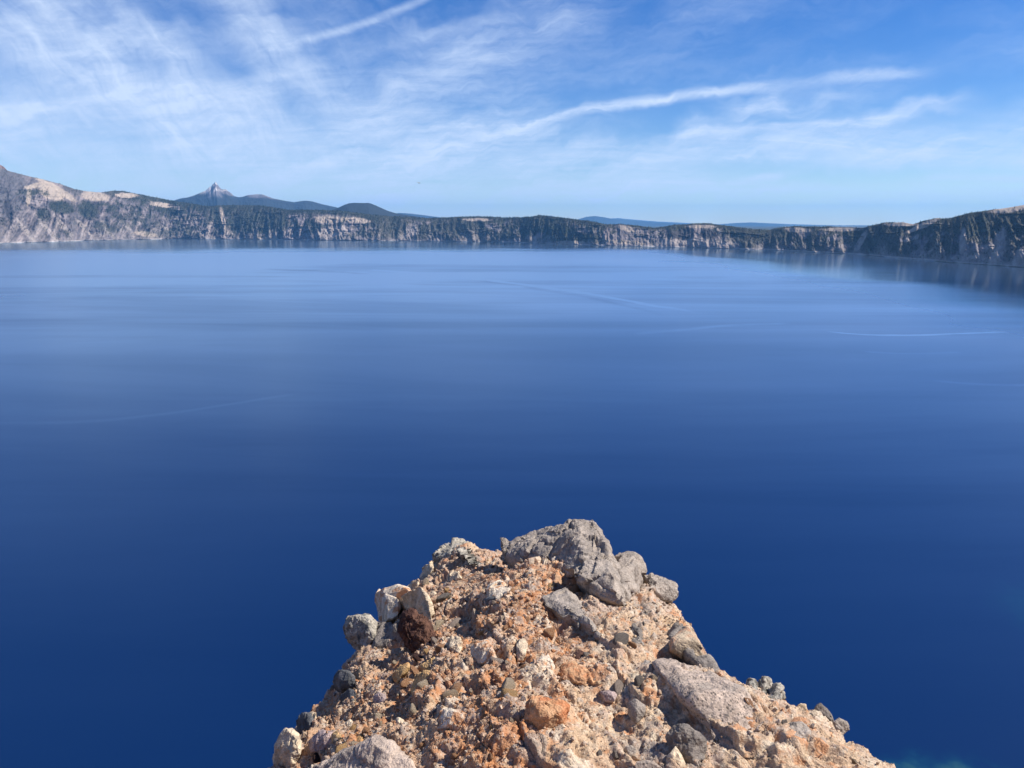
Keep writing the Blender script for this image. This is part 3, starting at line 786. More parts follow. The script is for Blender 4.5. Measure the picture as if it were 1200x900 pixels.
MAROON = rock_mat('dark_red_rock_and_shade', (.065, .030, .022), (.14, .07, .045), .5, .65, 10)  # red stones; darkened so its colour carries the shade of the left hollow
LILAC = rock_mat('lilac_grey_stone', (.40, .30, .27), (.30, .235, .21), .5, .65, 10)
LICHEN = rock_mat('lichened_rock', (.37, .33, .27), (.13, .12, .10), .48, .58, 14, .7, fine=1.2)
TAN = rock_mat('tan_rock', (.42, .33, .23), (.45, .25, .15), .52, .64, 6)
CHAR = rock_mat('charcoal_stone', (.10, .10, .10), (.18, .17, .165), .5, .65, 10)

# ---- the ground of the outcrop: fine grid, displaced in three dimensions
def build_outcrop():
    ys = [1.0]
    while ys[-1] < 5.6: ys.append(ys[-1] * 1.00262)
    ys = np.array(ys)
    # extent of the outline for every row
    xl = np.zeros(len(ys)); xr = np.zeros(len(ys))
    gx = np.linspace(-2.2, 3.2, 500)
    for i, y in enumerate(ys):
        ins = edge_dist(gx, np.full(500, y)) > 0
        if ins.any(): xl[i] = gx[ins][0]; xr[i] = gx[ins][-1]
        else: xl[i] = xl[i - 1] + .0004 if xl[i - 1] < xr[i - 1] - .3 else xl[i - 1]; xr[i] = xr[i - 1]
    k = np.ones(15) / 15
    xl = np.convolve(np.pad(xl, 7, 'edge'), k, 'valid') - .20; xr = np.convolve(np.pad(xr, 7, 'edge'), k, 'valid') + .20
    nc = 620
    s = np.linspace(0, 1, nc)
    X = xl[:, None] + (xr - xl)[:, None] * s[None]; Y = np.tile(ys[:, None], (1, nc))
    x = X.ravel(); y = Y.ravel()
    z = top_z(x, y)
    P = np.stack([x, y, z], 1)
    # normals of the smooth shape
    Z = z.reshape(X.shape)
    du = np.stack([np.gradient(X, axis=1), np.gradient(Y, axis=1), np.gradient(Z, axis=1)], -1)
    dv = np.stack([np.gradient(X, axis=0), np.gradient(Y, axis=0), np.gradient(Z, axis=0)], -1)
    N = np.cross(du, dv).reshape(-1, 3); N /= np.linalg.norm(N, axis=1)[:, None] + 1e-9
    big = fbm(P * 2.3 + 11, 4, .5)
    med = fbm(P * 7.5 + 3, 5, .6)
    rid = fbm(P * 5.0 + 23, 4, .55, ridged=True)
    fine = fbm(P * 40, 4, .62)
    w = P + np.stack([fbm(P * 9, 3), fbm(P * 9 + 40, 3), fbm(P * 9 + 80, 3)], 1) * .03
    d1, d2, rid1 = worley(w / .055)
    d3, d4, rid2 = worley(w / .024, 5)
    d5, d6, rid3 = worley(w / .13, 9)
    peb1 = np.clip(.62 - d1, 0, 1) * (rid1 > .45) * smooth(.0, .16, d2 - d1)
    peb2 = np.clip(.60 - d3, 0, 1) * (rid2 > .35) * smooth(.0, .16, d4 - d3)
    peb3 = np.clip(.62 - d5, 0, 1) * (rid3 > .72) * smooth(.0, .12, d6 - d5)
    grav = gravelly(P[:, 0], P[:, 1])
    # broken blocks and ledges of the bedrock
    wb = P + np.stack([fbm(P * 4, 3), fbm(P * 4 + 40, 3), fbm(P * 4 + 80, 3)], 1) * .08
    wb = np.stack([wb[:, 0] * .8 + wb[:, 1] * .6, (wb[:, 1] * .8 - wb[:, 0] * .6) * .55, wb[:, 2]], 1)
    e1, e2, er = worley(wb / .21, 3)
    blk = (er - .5) * smooth(0, .07, e2 - e1)
    g1_, g2_, gr_ = worley(wb / .085, 13)
    blk2 = (gr_ - .5) * smooth(0, .10, g2_ - g1_)
    crack = smooth(.05, .0, e2 - e1) * .022 + smooth(.06, .0, g2_ - g1_) * .008
    ql = np.stack([P[:, 0] * .75 + P[:, 1] * .66, (P[:, 1] * .75 - P[:, 0] * .66) * .22, P[:, 2] * .5], 1)
    stria = fbm(ql * 22 + 4, 4, .6, ridged=True) - .3
    disp = big * .070 + med * .032 + (rid - .3) * .022 + fine * (.0055 + .004 * (1 - grav)) + (peb1 * .042 + peb2 * .020) * (.25 + .75 * grav) + peb3 * .09 * (.3 + .7 * grav)
    disp += blk * .046 + blk2 * .026 - crack + stria * .012 * (1 - grav)
    pit = smooth(.32, .55, fbm(P * 15 + 60, 4)) * .024 + smooth(.35, .6, fbm(P * 34 + 10, 3)) * .012
    disp -= pit
    disp -= smooth(.30, .55, fbm(P * 62 + 21, 3)) * .006 * (1 - grav)
    D = P + N * disp[:, None]
    C = soil_color(P)
    # pebbles of the conglomerate have colours of their own
    pal = np.array([[.62, .52, .39], [.46, .31, .20], [.33, .28, .235], [.48, .22, .10], [.54, .39, .25], [.42, .32, .25]])
    for m_, r_, q in ((peb2, rid2, .10), (peb1, rid1, .12), (peb3, rid3, .10)):
        mk = (smooth(.02, q, m_) * .7)[:, None]
        C = C * (1 - mk) + pal[(r_ * 97).astype(int) % 6] * mk
    me = mesh_from('ground', D, grid_faces(len(ys), nc), True, C)
    root = bpy.data.objects.new('rock_outcrop', None); COL.objects.link(root)
    root.location = (0, 3, EYE - 2); root.empty_display_size = .3
    root['label'] = 'rusty and pinkish crumbling rock outcrop jutting over the lake'; root['category'] = 'rock outcrop'
    g = link('ground', me, mat_soil, root)
    g.matrix_parent_inverse = Matrix.Identity(4); g.location = Vector((0, 0, EYE)) - Vector(root.location)
    # sampler for things standing on it
    return root, D.reshape(len(ys), nc, 3), N.reshape(len(ys), nc, 3), ys, xl, xr
OUT, SURF, SN, YS, XL, XR = build_outcrop()
ROOT0 = np.array(OUT.location)
def surf_at(x, y):
    i = np.clip(np.searchsorted(YS, y), 0, len(YS) - 1)
    j = np.clip(((x - XL[i]) / (XR[i] - XL[i]) * (SURF.shape[1] - 1)).astype(int), 0, SURF.shape[1] - 1)
    return SURF[i, j], SN[i, j]

# ---- stones
def ico(sub):
    bm = bmesh.new(); bmesh.ops.create_icosphere(bm, subdivisions=sub, radius=1)
    v = np.array([q.co for q in bm.verts]); f = np.array([[q.index for q in p.verts] for p in bm.faces]); bm.free()
    return v, f
ICO = {k: ico(k) for k in (1, 2, 3, 4, 5)}
def stone_shape(seed, sub=3, planes=13, rough=.06, sharp=10.0):
    r2 = np.random.default_rng(seed)
    v, f = ICO[sub]
    n = r2.normal(size=(planes, 3)); n /= np.linalg.norm(n, axis=1)[:, None]
    h = r2.uniform(.62, 1.0, planes)
    d = v @ n.T
    rr = np.where(d > .12, h / np.maximum(d, .12), 9.0)
    rr = -np.log(np.exp(-sharp * np.minimum(rr, 2.2)).sum(1)) / sharp      # soft minimum keeps edges slightly worn
    rr = np.clip(rr, .3, 1.35)
    p = v * rr[:, None]
    if rough: p = p * (1 + rough * fbm(p * 1.9 + seed, 4, .6) + rough * .5 * fbm(p * 6 + seed, 3, .6))[:, None]
    return p * r2.uniform(.75, 1.2, 3), f

def rough_mesh(name, obj_hulls, voxel, amp, seed, smoothit=2, freq=5.0, cracks=0.0, cuts=9):
    """hulls (lists of points) joined, remeshed and weathered"""
    bm = bmesh.new()
    for pts in obj_hulls:
        b2 = bmesh.new()
        for p in pts: b2.verts.new(p)
        r = bmesh.ops.convex_hull(b2, input=b2.verts)
        bmesh.ops.delete(b2, geom=list({g for g in r['geom_interior'] + r['geom_unused'] if isinstance(g, bmesh.types.BMVert)}), context='VERTS')
        bmesh.ops.recalc_face_normals(b2, faces=b2.faces)
        tmp = bpy.data.meshes.new('tmp'); b2.to_mesh(tmp); b2.free(); bm.from_mesh(tmp); bpy.data.meshes.remove(tmp)
    me = bpy.data.meshes.new('tmp'); bm.to_mesh(me); bm.free()
    o = bpy.data.objects.new('tmp', me); COL.objects.link(o)
    md = o.modifiers.new('r', 'REMESH'); md.mode = 'VOXEL'; md.voxel_size = voxel
    if smoothit:
        ms = o.modifiers.new('s', 'SMOOTH'); ms.iterations = smoothit; ms.factor = .5
    dg = bpy.context.evaluated_depsgraph_get()
    em = bpy.data.meshes.new_from_object(o.evaluated_get(dg), depsgraph=dg)
    bpy.data.objects.remove(o); bpy.data.meshes.remove(me)
    n = len(em.vertices); co = np.empty(n * 3, np.float32); em.vertices.foreach_get('co', co); co = co.reshape(-1, 3).astype(float)
    nm = np.empty(n * 3, np.float32); em.vertex_normals.foreach_get('vector', nm); nm = nm.reshape(-1, 3)
    # broken planar faces
    r3 = np.random.default_rng(seed + 900)
    ext = np.ptp(co, axis=0).max(); co0 = co.copy()
    for _ in range(cuts):
        i_ = r3.integers(len(co))
        nn_ = nm[i_] + r3.normal(size=3) * .22; nn_ /= np.linalg.norm(nn_)
        dist_ = np.linalg.norm(co - co[i_], axis=1)
        rad_ = ext * r3.uniform(.16, .34) * (1.0 if cuts > 14 else 1.3)
        near = dist_ < rad_ * (1 + .25 * np.sin(co[:, 0] * 31 / ext + co[:, 2] * 23 / ext))
        if near.sum() < 20: continue
        dd = co @ nn_
        h = co[i_] @ nn_ - ext * r3.uniform(.01, .04)
        over = np.where(near & (nm @ nn_ > 0), np.clip(dd - h, 0, None), 0)
        co = co - nn_ * np.minimum(over, .05 * ext)[:, None]
        mv = co - co0; ml = np.linalg.norm(mv, axis=1)
        co = co0 + mv * np.minimum(1, .045 * ext / np.maximum(ml, 1e-9))[:, None]
    q = co + seed * 1.7
    facet = fbm(q * freq * .8, 2, .5)
    d1, d2, ri = worley(q * freq * 1.1 + .3 * fbm(q * freq * 2, 3)[:, None], seed)
    plane = (ri - .5) * smooth(.0, .10, d2 - d1)          # broken faces
    disp = facet * .9 + plane * 1.1 + fbm(q * freq * 2.2, 5, .62) * .7 + fbm(q * freq * 3.5 + 9, 5, .6, ridged=True) * .35 + fbm(q * freq * 11, 4, .6) * .25
    if cracks: disp -= cracks * smooth(.10, .0, d2 - d1)
    co = co + nm * (disp * amp)[:, None]
    em.vertices.foreach_set('co', co.astype(np.float32).ravel())
    em.polygons.foreach_set('use_smooth', np.ones(len(em.polygons), bool))
    em.update(); em.name = name
    return em

def survey(outline, k, base=None):
    """world positions (relative to the eye) of an outline; k = 0 lies on the ground, 1 stands upright at its base"""
    px = np.array([p[0] for p in outline], float); py = np.array([p[1] for p in outline], float)
    t, ok = hit(px, py)
    bx, by = base if base else (px.mean(), py.max() - 2)
    tb, _ = hit(bx, by)
    d = direction(px, py)
    yb = direction(bx, by)[1] * tb[0]
    tu = yb / d[:, 1]
    t = t * (1 - k) + tu * k
    return d * t[:, None]

THINGS = []
def boulder(label, mat, outlines, k=.5, th=.5, back=.6, inset=.55, amp=.012, vox=None, base=None, seed=None, name='boulder', cat='boulder', lift=0.0, cracks=0.0, freq=None, smoothit=1, cuts=12):
    """a rock from its outline(s): rim, a raised face toward the open side and a root in the ground"""
    seed = seed if seed is not None else len(THINGS) + 1
    r2 = np.random.default_rng(seed)
    hulls = []; allp = []
    outl = outlines if isinstance(outlines[0], list) else [outlines]
    size = None
    for oi_, ol in enumerate(outl):
        P = survey(ol, k, base)
        c = P.mean(0)
        r = np.linalg.norm(P - c, axis=1).mean()
        size = r if size is None else max(size, r)
        view = -c / np.linalg.norm(c)
        nrm = np.array([0, 0, 1.0]) * .55 + view * .55 + np.array([.12, 0, 0]); nrm /= np.linalg.norm(nrm)
        j = lambda a: (r2.random(P.shape) - .5) * a * r
        front = c + (P - c) * (inset + (r2.random((len(P), 1)) - .5) * .25) + nrm * r * th * r2.uniform(.7, 1.15, (len(P), 1)) + j(.05)
        mid = c + (P - c) * .93 + nrm * r * th * .35
        bk = c + (P - c) * .8 - nrm * r * back + np.array([0, .10, -.1]) * r
        hulls.append(np.concatenate([P, front, mid, bk]) + nrm * lift * r)
        allp.append(c)
    C = np.mean(allp, 0)
    hulls = [[tuple(p - C) for p in h] for h in hulls]
    vox = vox or max(.0035, size / 42)
    me = rough_mesh(name, hulls, vox, amp * (size / .12) ** .5, seed, freq=freq or min(14, 1.1 / size), cracks=cracks, smoothit=smoothit, cuts=cuts)
    o = link(name, me, mat)
    o.location = C + E3
    o['label'] = label; o['category'] = cat
    THINGS.append((o, C, size))
    return o

# the grey boulder that caps the tip, and its neighbours
boulder('largest grey boulder, capping the far tip of the outcrop with an overhanging lower edge', GREY,
        [[(579, 637), (590, 627), (602, 620), (622, 614), (640, 612), (655, 640), (642, 668), (622, 662), (600, 657), (586, 650)],
         [(610, 618), (632, 610), (660, 606), (690, 608), (703, 609), (708, 616), (717, 621), (720, 640), (700, 668), (672, 682), (650, 664), (636, 650)],
         [(648, 640), (700, 636), (722, 650), (738, 668), (752, 686), (748, 702), (738, 713), (724, 719), (712, 716), (700, 702), (686, 697), (664, 678)],
         [(700, 612), (711, 619), (718, 622), (720, 638), (716, 646), (700, 640)],
         [(655, 612), (690, 612), (714, 628), (720, 646), (742, 672), (744, 694), (726, 708), (700, 698), (668, 672), (645, 645)]],
        k=.55, th=.40, back=.5, amp=.015, vox=.0065, base=(690, 712), seed=3, freq=4.0, cracks=.8, cuts=30, smoothit=1)
boulder('knobby grey boulder against the right flank of the capping boulder', GREY, [(712, 664), (720, 655), (735, 651), (748, 654), (755, 663), (757, 678), (752, 694), (735, 698), (716, 684)], k=.5, th=.35, back=.9, amp=.016, base=(735, 706), seed=4)
boulder('flat grey boulder perched on the right rim below the tip', GREY, [(752, 676), (762, 673), (775, 678), (788, 682), (795, 690), (793, 701), (786, 707), (772, 700), (758, 690)], k=.45, th=.5, amp=.014, base=(780, 712), seed=5)
boulder('smooth grey rock bedded flat in the soil below the capping boulder', GREY, [(633, 703), (645, 694), (662, 690), (680, 704), (693, 722), (703, 742), (702, 756), (690, 752), (672, 742), (655, 728), (640, 714)], k=0, th=.2, amp=.010, lift=.25, seed=6)
boulder('squared boulder with white top balanced on the left rim', WHITE, [[(438, 700), (444, 691), (456, 688), (470, 690), (480, 692), (484, 699), (472, 712), (462, 718), (450, 722), (441, 716)], [(441, 702), (458, 700), (471, 714), (466, 727), (453, 732), (443, 724)]], k=.8, th=.75, amp=.007, base=(462, 734), seed=7)
boulder('rough pale grey block hanging over the left rim', LICHEN, [(405, 735), (408, 724), (420, 721), (434, 723), (442, 730), (440, 746), (433, 760), (425, 769), (418, 757), (407, 747)], k=.85, th=.7, amp=.016, base=(440, 766), seed=8)
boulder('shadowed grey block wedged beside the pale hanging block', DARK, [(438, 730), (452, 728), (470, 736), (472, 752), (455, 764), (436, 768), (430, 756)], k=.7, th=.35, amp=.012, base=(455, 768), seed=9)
boulder('dark red boulder standing in for a shaded hollow on the left slope', MAROON, [(470, 722), (480, 712), (498, 716), (506, 728), (508, 745), (500, 757), (486, 760), (474, 750), (468, 736)], k=.8, th=.3, amp=.018, lift=-.22, base=(490, 764), seed=10)  # near-black colour paints the deep shade of a hollow
boulder('pale slab roofing the dark red boulder', CREAM, [(466, 708), (476, 702), (492, 700), (504, 710), (510, 730), (506, 742), (498, 726), (482, 716)], k=.65, th=.85, amp=.009, base=(490, 745), seed=11)
boulder('tan wedge leaning in a dark hollow on the right side', TAN, [(783, 758), (796, 745), (806, 746), (818, 760), (828, 778), (832, 788), (826, 790), (812, 780), (800, 774), (786, 768)], k=.45, th=.7, amp=.008, seed=12, lift=.32)
boulder('long lichen grey slab along the right rim behind the tan wedge', DARK, [(781, 737), (788, 727), (800, 730), (815, 742), (830, 762), (846, 785), (848, 800), (838, 798), (826, 784), (812, 765), (796, 752), (783, 750)], k=.35, th=.30, amp=.013, lift=-.02, seed=13)
boulder('big pinkish grey slab with black specks on the right slope', PINKGREY, [[(762, 784), (790, 776), (822, 782), (850, 800), (878, 826), (900, 850), (886, 862), (868, 872), (846, 858), (820, 842), (795, 824), (772, 802)],
        [(812, 830), (870, 845), (892, 870), (884, 888), (862, 890), (842, 874)]], k=.05, th=.22, amp=.013, lift=.17, seed=14, vox=.006, freq=5, cuts=7, smoothit=2)
boulder('dark pitted cobble at the lower edge of the pinkish slab', DARK, [(781, 862), (790, 852), (806, 850), (820, 858), (828, 874), (824, 892), (812, 902), (798, 892), (786, 878)], k=.4, th=.6, amp=.013, seed=15)
boulder('pale cobble below the dark pitted cobble at the picture bottom', CREAM, [(782, 884), (790, 874), (800, 884), (804, 900), (798, 915), (784, 910), (780, 896)], k=.5, th=.6, amp=.009, seed=16)
boulder('rounded grey green knob, left end of the lichened rim stones', LICHEN, [(871, 806), (876, 799), (884, 800), (888, 810), (886, 820), (876, 820)], k=.7, th=.6, amp=.008, lift=.12, seed=17, name='stone', cat='stone')
boulder('tallest lichened stone of the right rim cluster', LICHEN, [(887, 802), (893, 794), (902, 796), (908, 806), (902, 816), (892, 816)], k=.75, th=.6, amp=.009, lift=.12, seed=18, name='stone', cat='stone')
boulder('squat lichened stone under the tallest one on the right rim', LICHEN, [(885, 812), (896, 811), (902, 820), (896, 829), (884, 826)], k=.5, th=.5, amp=.007, seed=19, name='stone', cat='stone')
boulder('black pitted stone closing the right rim cluster', LICHEN, [(900, 812), (908, 803), (917, 808), (920, 820), (915, 832), (905, 832), (898, 822)], k=.7, th=.6, amp=.013, lift=.12, seed=20, name='stone', cat='stone')
boulder('small pale stone alone on the right rim skyline', CREAM, [(932, 828), (938, 824), (945, 825), (947, 833), (940, 836)], k=.8, th=.6, amp=.005, seed=21, name='stone', cat='stone')
boulder('dark wedge leaning outward on the right rim skyline', DARK, [(951, 834), (956, 826), (961, 824), (970, 834), (978, 846), (974, 852), (962, 843)], k=.7, th=.5, amp=.007, lift=.12, seed=22, name='stone', cat='stone')
boulder('grey stone touching the foot of the dark skyline wedge', GREY, [(974, 846), (983, 841), (993, 846), (996, 855), (988, 862), (978, 857)], k=.65, th=.5, amp=.008, seed=23, name='stone', cat='stone')
boulder('grey flat topped stone bedded in the right slope', GREY, [(917, 854), (926, 847), (940, 848), (952, 858), (950, 866), (938, 872), (930, 880), (922, 870)], k=.3, th=.45, amp=.010, seed=24, name='stone', cat='stone')
boulder('pinkish flat stone just left of the bedded grey stone', LILAC, [(897, 846), (905, 848), (916, 856), (916, 864), (906, 866), (899, 856)], k=.1, th=.25, amp=.006, seed=25, name='stone', cat='stone')
boulder('blocky orange boulder with grey crust, casting a shadow on its left', ORANGE, [(612, 829), (618, 820), (634, 818), (655, 822), (668, 828), (667, 840), (660, 858), (648, 866), (628, 860), (614, 850)], k=.6, th=.75, amp=.012, seed=26)
boulder('big pale pink boulder cut by the bottom edge at the left', PINKGREY, [(352, 905), (380, 888), (400, 880), (430, 874), (462, 870), (480, 882), (486, 905), (470, 935), (380, 940)], k=.35, th=.35, amp=.014, base=(430, 925), seed=27, vox=.006, lift=.02)
boulder('rounded beige boulder at the lowest left corner of the outcrop', CREAM, [(317, 883), (323, 866), (334, 858), (346, 859), (354, 870), (352, 886), (343, 897), (328, 899), (319, 892)], k=.8, th=.8, amp=.011, base=(348, 902), seed=28)
boulder('flat lilac grey boulder between the beige one and the orange chunk', LILAC, [(360, 868), (372, 858), (388, 855), (394, 862), (390, 872), (378, 882), (364, 880)], k=.6, th=.6, amp=.010, seed=29)
boulder('charcoal grey stone peeking out behind the left rim', CHAR, [(346, 844), (352, 836), (364, 836), (370, 846), (364, 856), (350, 858)], k=.85, th=.6, amp=.007, seed=30, name='stone', cat='stone', base=(366, 862))
boulder('small white stone in front of the charcoal rim stone', CREAM, [(356, 842), (362, 837), (370, 839), (370, 848), (362, 852)], k=.7, th=.6, amp=.005, seed=31, name='stone', cat='stone', base=(366, 860), lift=.3)
boulder('dark boxy stone with a white top on the left rim', CHAR, [(391, 794), (396, 787), (408, 787), (416, 794), (416, 804), (400, 808), (391, 804)], k=.85, th=.6, amp=.006, seed=32, name='stone', cat='stone', base=(412, 812))
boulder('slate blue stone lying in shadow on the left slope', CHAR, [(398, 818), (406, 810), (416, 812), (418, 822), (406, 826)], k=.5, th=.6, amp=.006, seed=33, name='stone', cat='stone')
boulder('two toned ochre stone on the left slope', YELLOW, [(480, 806), (486, 790), (498, 785), (508, 788), (510, 800), (500, 812), (484, 818)], k=.6, th=.7, amp=.010, seed=34, name='stone', cat='stone')
boulder('yellow angular stone just above the two toned ochre one', YELLOW, [(458, 792), (468, 780), (480, 776), (482, 784), (472, 794), (466, 802)], k=.5, th=.6, amp=.007, seed=35, name='stone', cat='stone')
boulder('ochre faceted stone right of the yellow angular one', YELLOW, [(490, 782), (500, 775), (510, 770), (514, 780), (506, 787), (494, 787)], k=.5, th=.6, amp=.006, seed=36, name='stone', cat='stone')
boulder('white stone with a rusty belly in the lower middle', WHITE, [(511, 846), (516, 835), (528, 831), (540, 836), (546, 846), (540, 855), (524, 858), (513, 856)], k=.5, th=.6, amp=.010, seed=37, name='stone', cat='stone')
boulder('white topped orange boulder with a charcoal pebble under it', WHITE, [(566, 700), (572, 688), (586, 682), (597, 688), (600, 700), (594, 714), (580, 716), (570, 710)], k=.35, th=.5, amp=.012, seed=38)
boulder('charcoal pebble under the white topped orange boulder', CHAR, [(565, 708), (572, 706), (584, 712), (586, 718), (574, 718), (566, 714)], k=.4, th=.7, amp=.003, seed=39, name='stone', cat='stone', lift=.6)
boulder('round bone white stone just below the white topped orange boulder', WHITE, [(588, 724), (596, 716), (606, 718), (611, 728), (606, 736), (594, 734)], k=.3, th=.5, amp=.009, seed=40, name='stone', cat='stone')
boulder('chunky white and ochre boulder in the middle of the rusty soil', WHITE, [(551, 762), (560, 752), (570, 752), (580, 762), (582, 778), (572, 782), (556, 776)], k=.4, th=.55, amp=.013, seed=41)
boulder('cream lump left of the chunky white and ochre boulder', CREAM, [(520, 756), (528, 746), (540, 748), (544, 758), (538, 768), (524, 768)], k=.35, th=.5, amp=.012, seed=42, name='stone', cat='stone')
boulder('upright mottled stone right of the chunky white boulder', CREAM, [(603, 758), (608, 748), (616, 749), (620, 762), (615, 776), (606, 776)], k=.5, th=.6, amp=.008, seed=43, name='stone', cat='stone')
boulder('broad white boulder fading to orange at its foot', WHITE, [(622, 782), (630, 770), (642, 768), (650, 780), (652, 796), (642, 806), (630, 798)], k=.35, th=.5, amp=.012, seed=44)
boulder('long cream and rust ridge of rock right of the broad white boulder', ORANGE, [(652, 790), (660, 777), (672, 776), (688, 786), (702, 797), (700, 806), (682, 804), (664, 800)], k=.25, th=.45, amp=.013, seed=45)
boulder('maroon pebble below the mottled stone', MAROON, [(581, 784), (586, 779), (595, 781), (596, 790), (586, 793)], k=.4, th=.7, amp=.004, seed=46, name='stone', cat='stone')
boulder('red and white split stone under the flat bedded grey rock', MAROON, [(668, 770), (676, 762), (686, 764), (684, 772), (676, 778)], k=.3, th=.6, amp=.005, seed=47, name='stone', cat='stone')
boulder('white cobble with a grey half near the centre right', WHITE, [(700, 780), (708, 776), (720, 778), (724, 788), (716, 796), (704, 794)], k=.3, th=.5, amp=.009, seed=48, name='stone', cat='stone')
boulder('pale yellow twin stone at the right of centre', CREAM, [(729, 800), (738, 789), (750, 790), (750, 800), (745, 816), (736, 814)], k=.3, th=.45, amp=.007, seed=49, name='stone', cat='stone')
boulder('grey heart shaped stone with a dark shadow under it', GREY, [(735, 824), (744, 820), (756, 828), (756, 840), (745, 848), (738, 838)], k=.5, th=.7, amp=.006, seed=50, name='stone', cat='stone')
boulder('lilac angular stone left of the grey heart shaped one', LILAC, [(702, 810), (712, 807), (725, 812), (720, 822), (710, 822)], k=.2, th=.4, amp=.006, seed=51, name='stone', cat='stone')
boulder('black crusted rock lodged in buff soil on the right', DARK, [(734, 740), (742, 732), (750, 738), (756, 752), (754, 764), (744, 762), (735, 752)], k=.3, th=.45, amp=.014, seed=52)
boulder('dark grey rock just above the black crusted one', DARK, [(750, 720), (758, 715), (768, 718), (772, 728), (764, 736), (754, 732)], k=.2, th=.35, amp=.009, seed=53, name='stone', cat='stone')
boulder('smooth grey cobble above the pinkish slab', GREY, [(750, 780), (755, 773), (764, 776), (766, 784), (758, 788)], k=.4, th=.6, amp=.004, seed=54, name='stone', cat='stone')
boulder('craggy grey and black crown of the rusty summit on the left', LICHEN, [(508, 652), (516, 644), (532, 640), (552, 644), (566, 655), (568, 668), (552, 672), (530, 668), (512, 664)], k=.35, th=.35, amp=.022, seed=55, freq=9)
boulder('pale stone clinging to the left rim beneath the summit', CREAM, [(492, 672), (496, 662), (506, 660), (508, 670), (500, 680), (493, 678)], k=.7, th=.5, amp=.008, seed=56, name='stone', cat='stone')
boulder('rounded pale stone beside the squared white topped boulder', CREAM, [(475, 692), (482, 685), (490, 687), (490, 695), (480, 699)], k=.7, th=.5, amp=.006, seed=57, name='stone', cat='stone', base=(492, 702))
boulder('dull white egg shaped stone under the summit', CREAM, [(523, 674), (530, 669), (540, 672), (541, 680), (532, 684), (525, 681)], k=.35, th=.6, amp=.005, seed=58, name='stone', cat='stone')
boulder('round buff cobble above the dark red boulder', CREAM, [(497, 777 - 80), (505, 693), (512, 697), (511, 706), (500, 706)], k=.5, th=.6, amp=.005, seed=59, name='stone', cat='stone')
boulder('lilac stone in shadow on the lower left slope', LILAC, [(437, 816), (444, 811), (452, 814), (453, 824), (446, 830), (438, 826)], k=.5, th=.7, amp=.005, seed=60, name='stone', cat='stone')
boulder('cream egg shaped stone on the lower left slope', CREAM, [(461, 848), (466, 841), (474, 844), (474, 854), (468, 860), (462, 856)], k=.5, th=.7, amp=.004, seed=61, name='stone', cat='stone')
boulder('pale stone at the end of a long shadow on the left slope', CREAM, [(403, 848), (410, 842), (416, 848), (413, 856), (406, 856)], k=.5, th=.6, amp=.005, seed=62, name='stone', cat='stone')
boulder('orange and yellow chunk beside the flat lilac grey boulder', YELLOW, [(386, 862), (394, 856), (402, 864), (404, 876), (396, 880), (388, 872)], k=.5, th=.6, amp=.008, seed=63, name='stone', cat='stone')
boulder('pale yellow stone on the edge of the big pale pink boulder', YELLOW, [(410, 866), (418, 858), (428, 864), (424, 873), (412, 873)], k=.5, th=.6, amp=.006, seed=64, name='stone', cat='stone')
boulder('grey white stone low in the middle, above the bottom edge', CREAM, [(681, 874), (688, 869), (698, 872), (699, 880), (690, 885), (682, 881)], k=.3, th=.5, amp=.005, seed=65, name='stone', cat='stone')
boulder('pink boulder cut by the bottom edge at the right', PINKGREY, [(728, 905), (742, 893), (762, 892), (778, 900), (790, 915), (760, 930), (730, 925)], k=.3, th=.4, amp=.008, seed=66)
boulder('grey chip with a black underside above the pink bottom boulder', GREY, [(730, 877), (738, 872), (746, 878), (744, 890), (734, 890)], k=.4, th=.6, amp=.006, seed=67, name='stone', cat='stone')

# ---- stones bedded in the ground: parts of the outcrop
def scatter(n, seed, inner=0.03, ymax=5.2, weight=None):
    r2 = np.random.default_rng(seed); out = []
    while len(out) < n:
        x = r2.uniform(-1.6, 2.2, 4000); y = r2.uniform(1.7, ymax, 4000)
        d = edge_dist(x, y)
        ux, uy = px_of(np.stack([x, y, plane_z(x, y) - .1], 1) + E3)
        w = (d > inner) & (uy < 915)
        p = w * (weight(x, y, ux, uy) if weight is not None else 1.0)
        keep = r2.random(4000) < p
        out += list(zip(x[keep], y[keep]))
    return np.array(out[:n])
shapes = []
for i in range(22):
    v, f = stone_shape(100 + i, 3, 9, .10, 26)
    shapes.append(mesh_from('stone', v, f, True))
mats_p = [(CREAM, 5), (WHITE, 4), (ORANGE, 4), (YELLOW, 2), (GREY, 3), (LILAC, 2), (DARK, 1.2), (PINKGREY, 2), (TAN, 3), (MAROON, .6)]
variants = {}
def stone_mesh(i, mat):
    key = (i, mat.name)
    if key not in variants:
        me = shapes[i].copy(); me.name = 'stone'; me.materials.clear(); me.materials.append(mat); variants[key] = me
    return variants[key]
def left_w(x, y, ux, uy):
    return .22 + .78 * gravelly(x, y)
pts = scatter(240, 21, .03, weight=lambda x, y, ux, uy: .28 + .72 * gravelly(x, y))
r2 = np.random.default_rng(5)
pw = np.array([m_[1] for m_ in mats_p]); pw = pw / pw.sum()
pwr = np.array([3, 1, 1, .4, 5, 3, 3, 4, 3, .3]); pwr = pwr / pwr.sum()
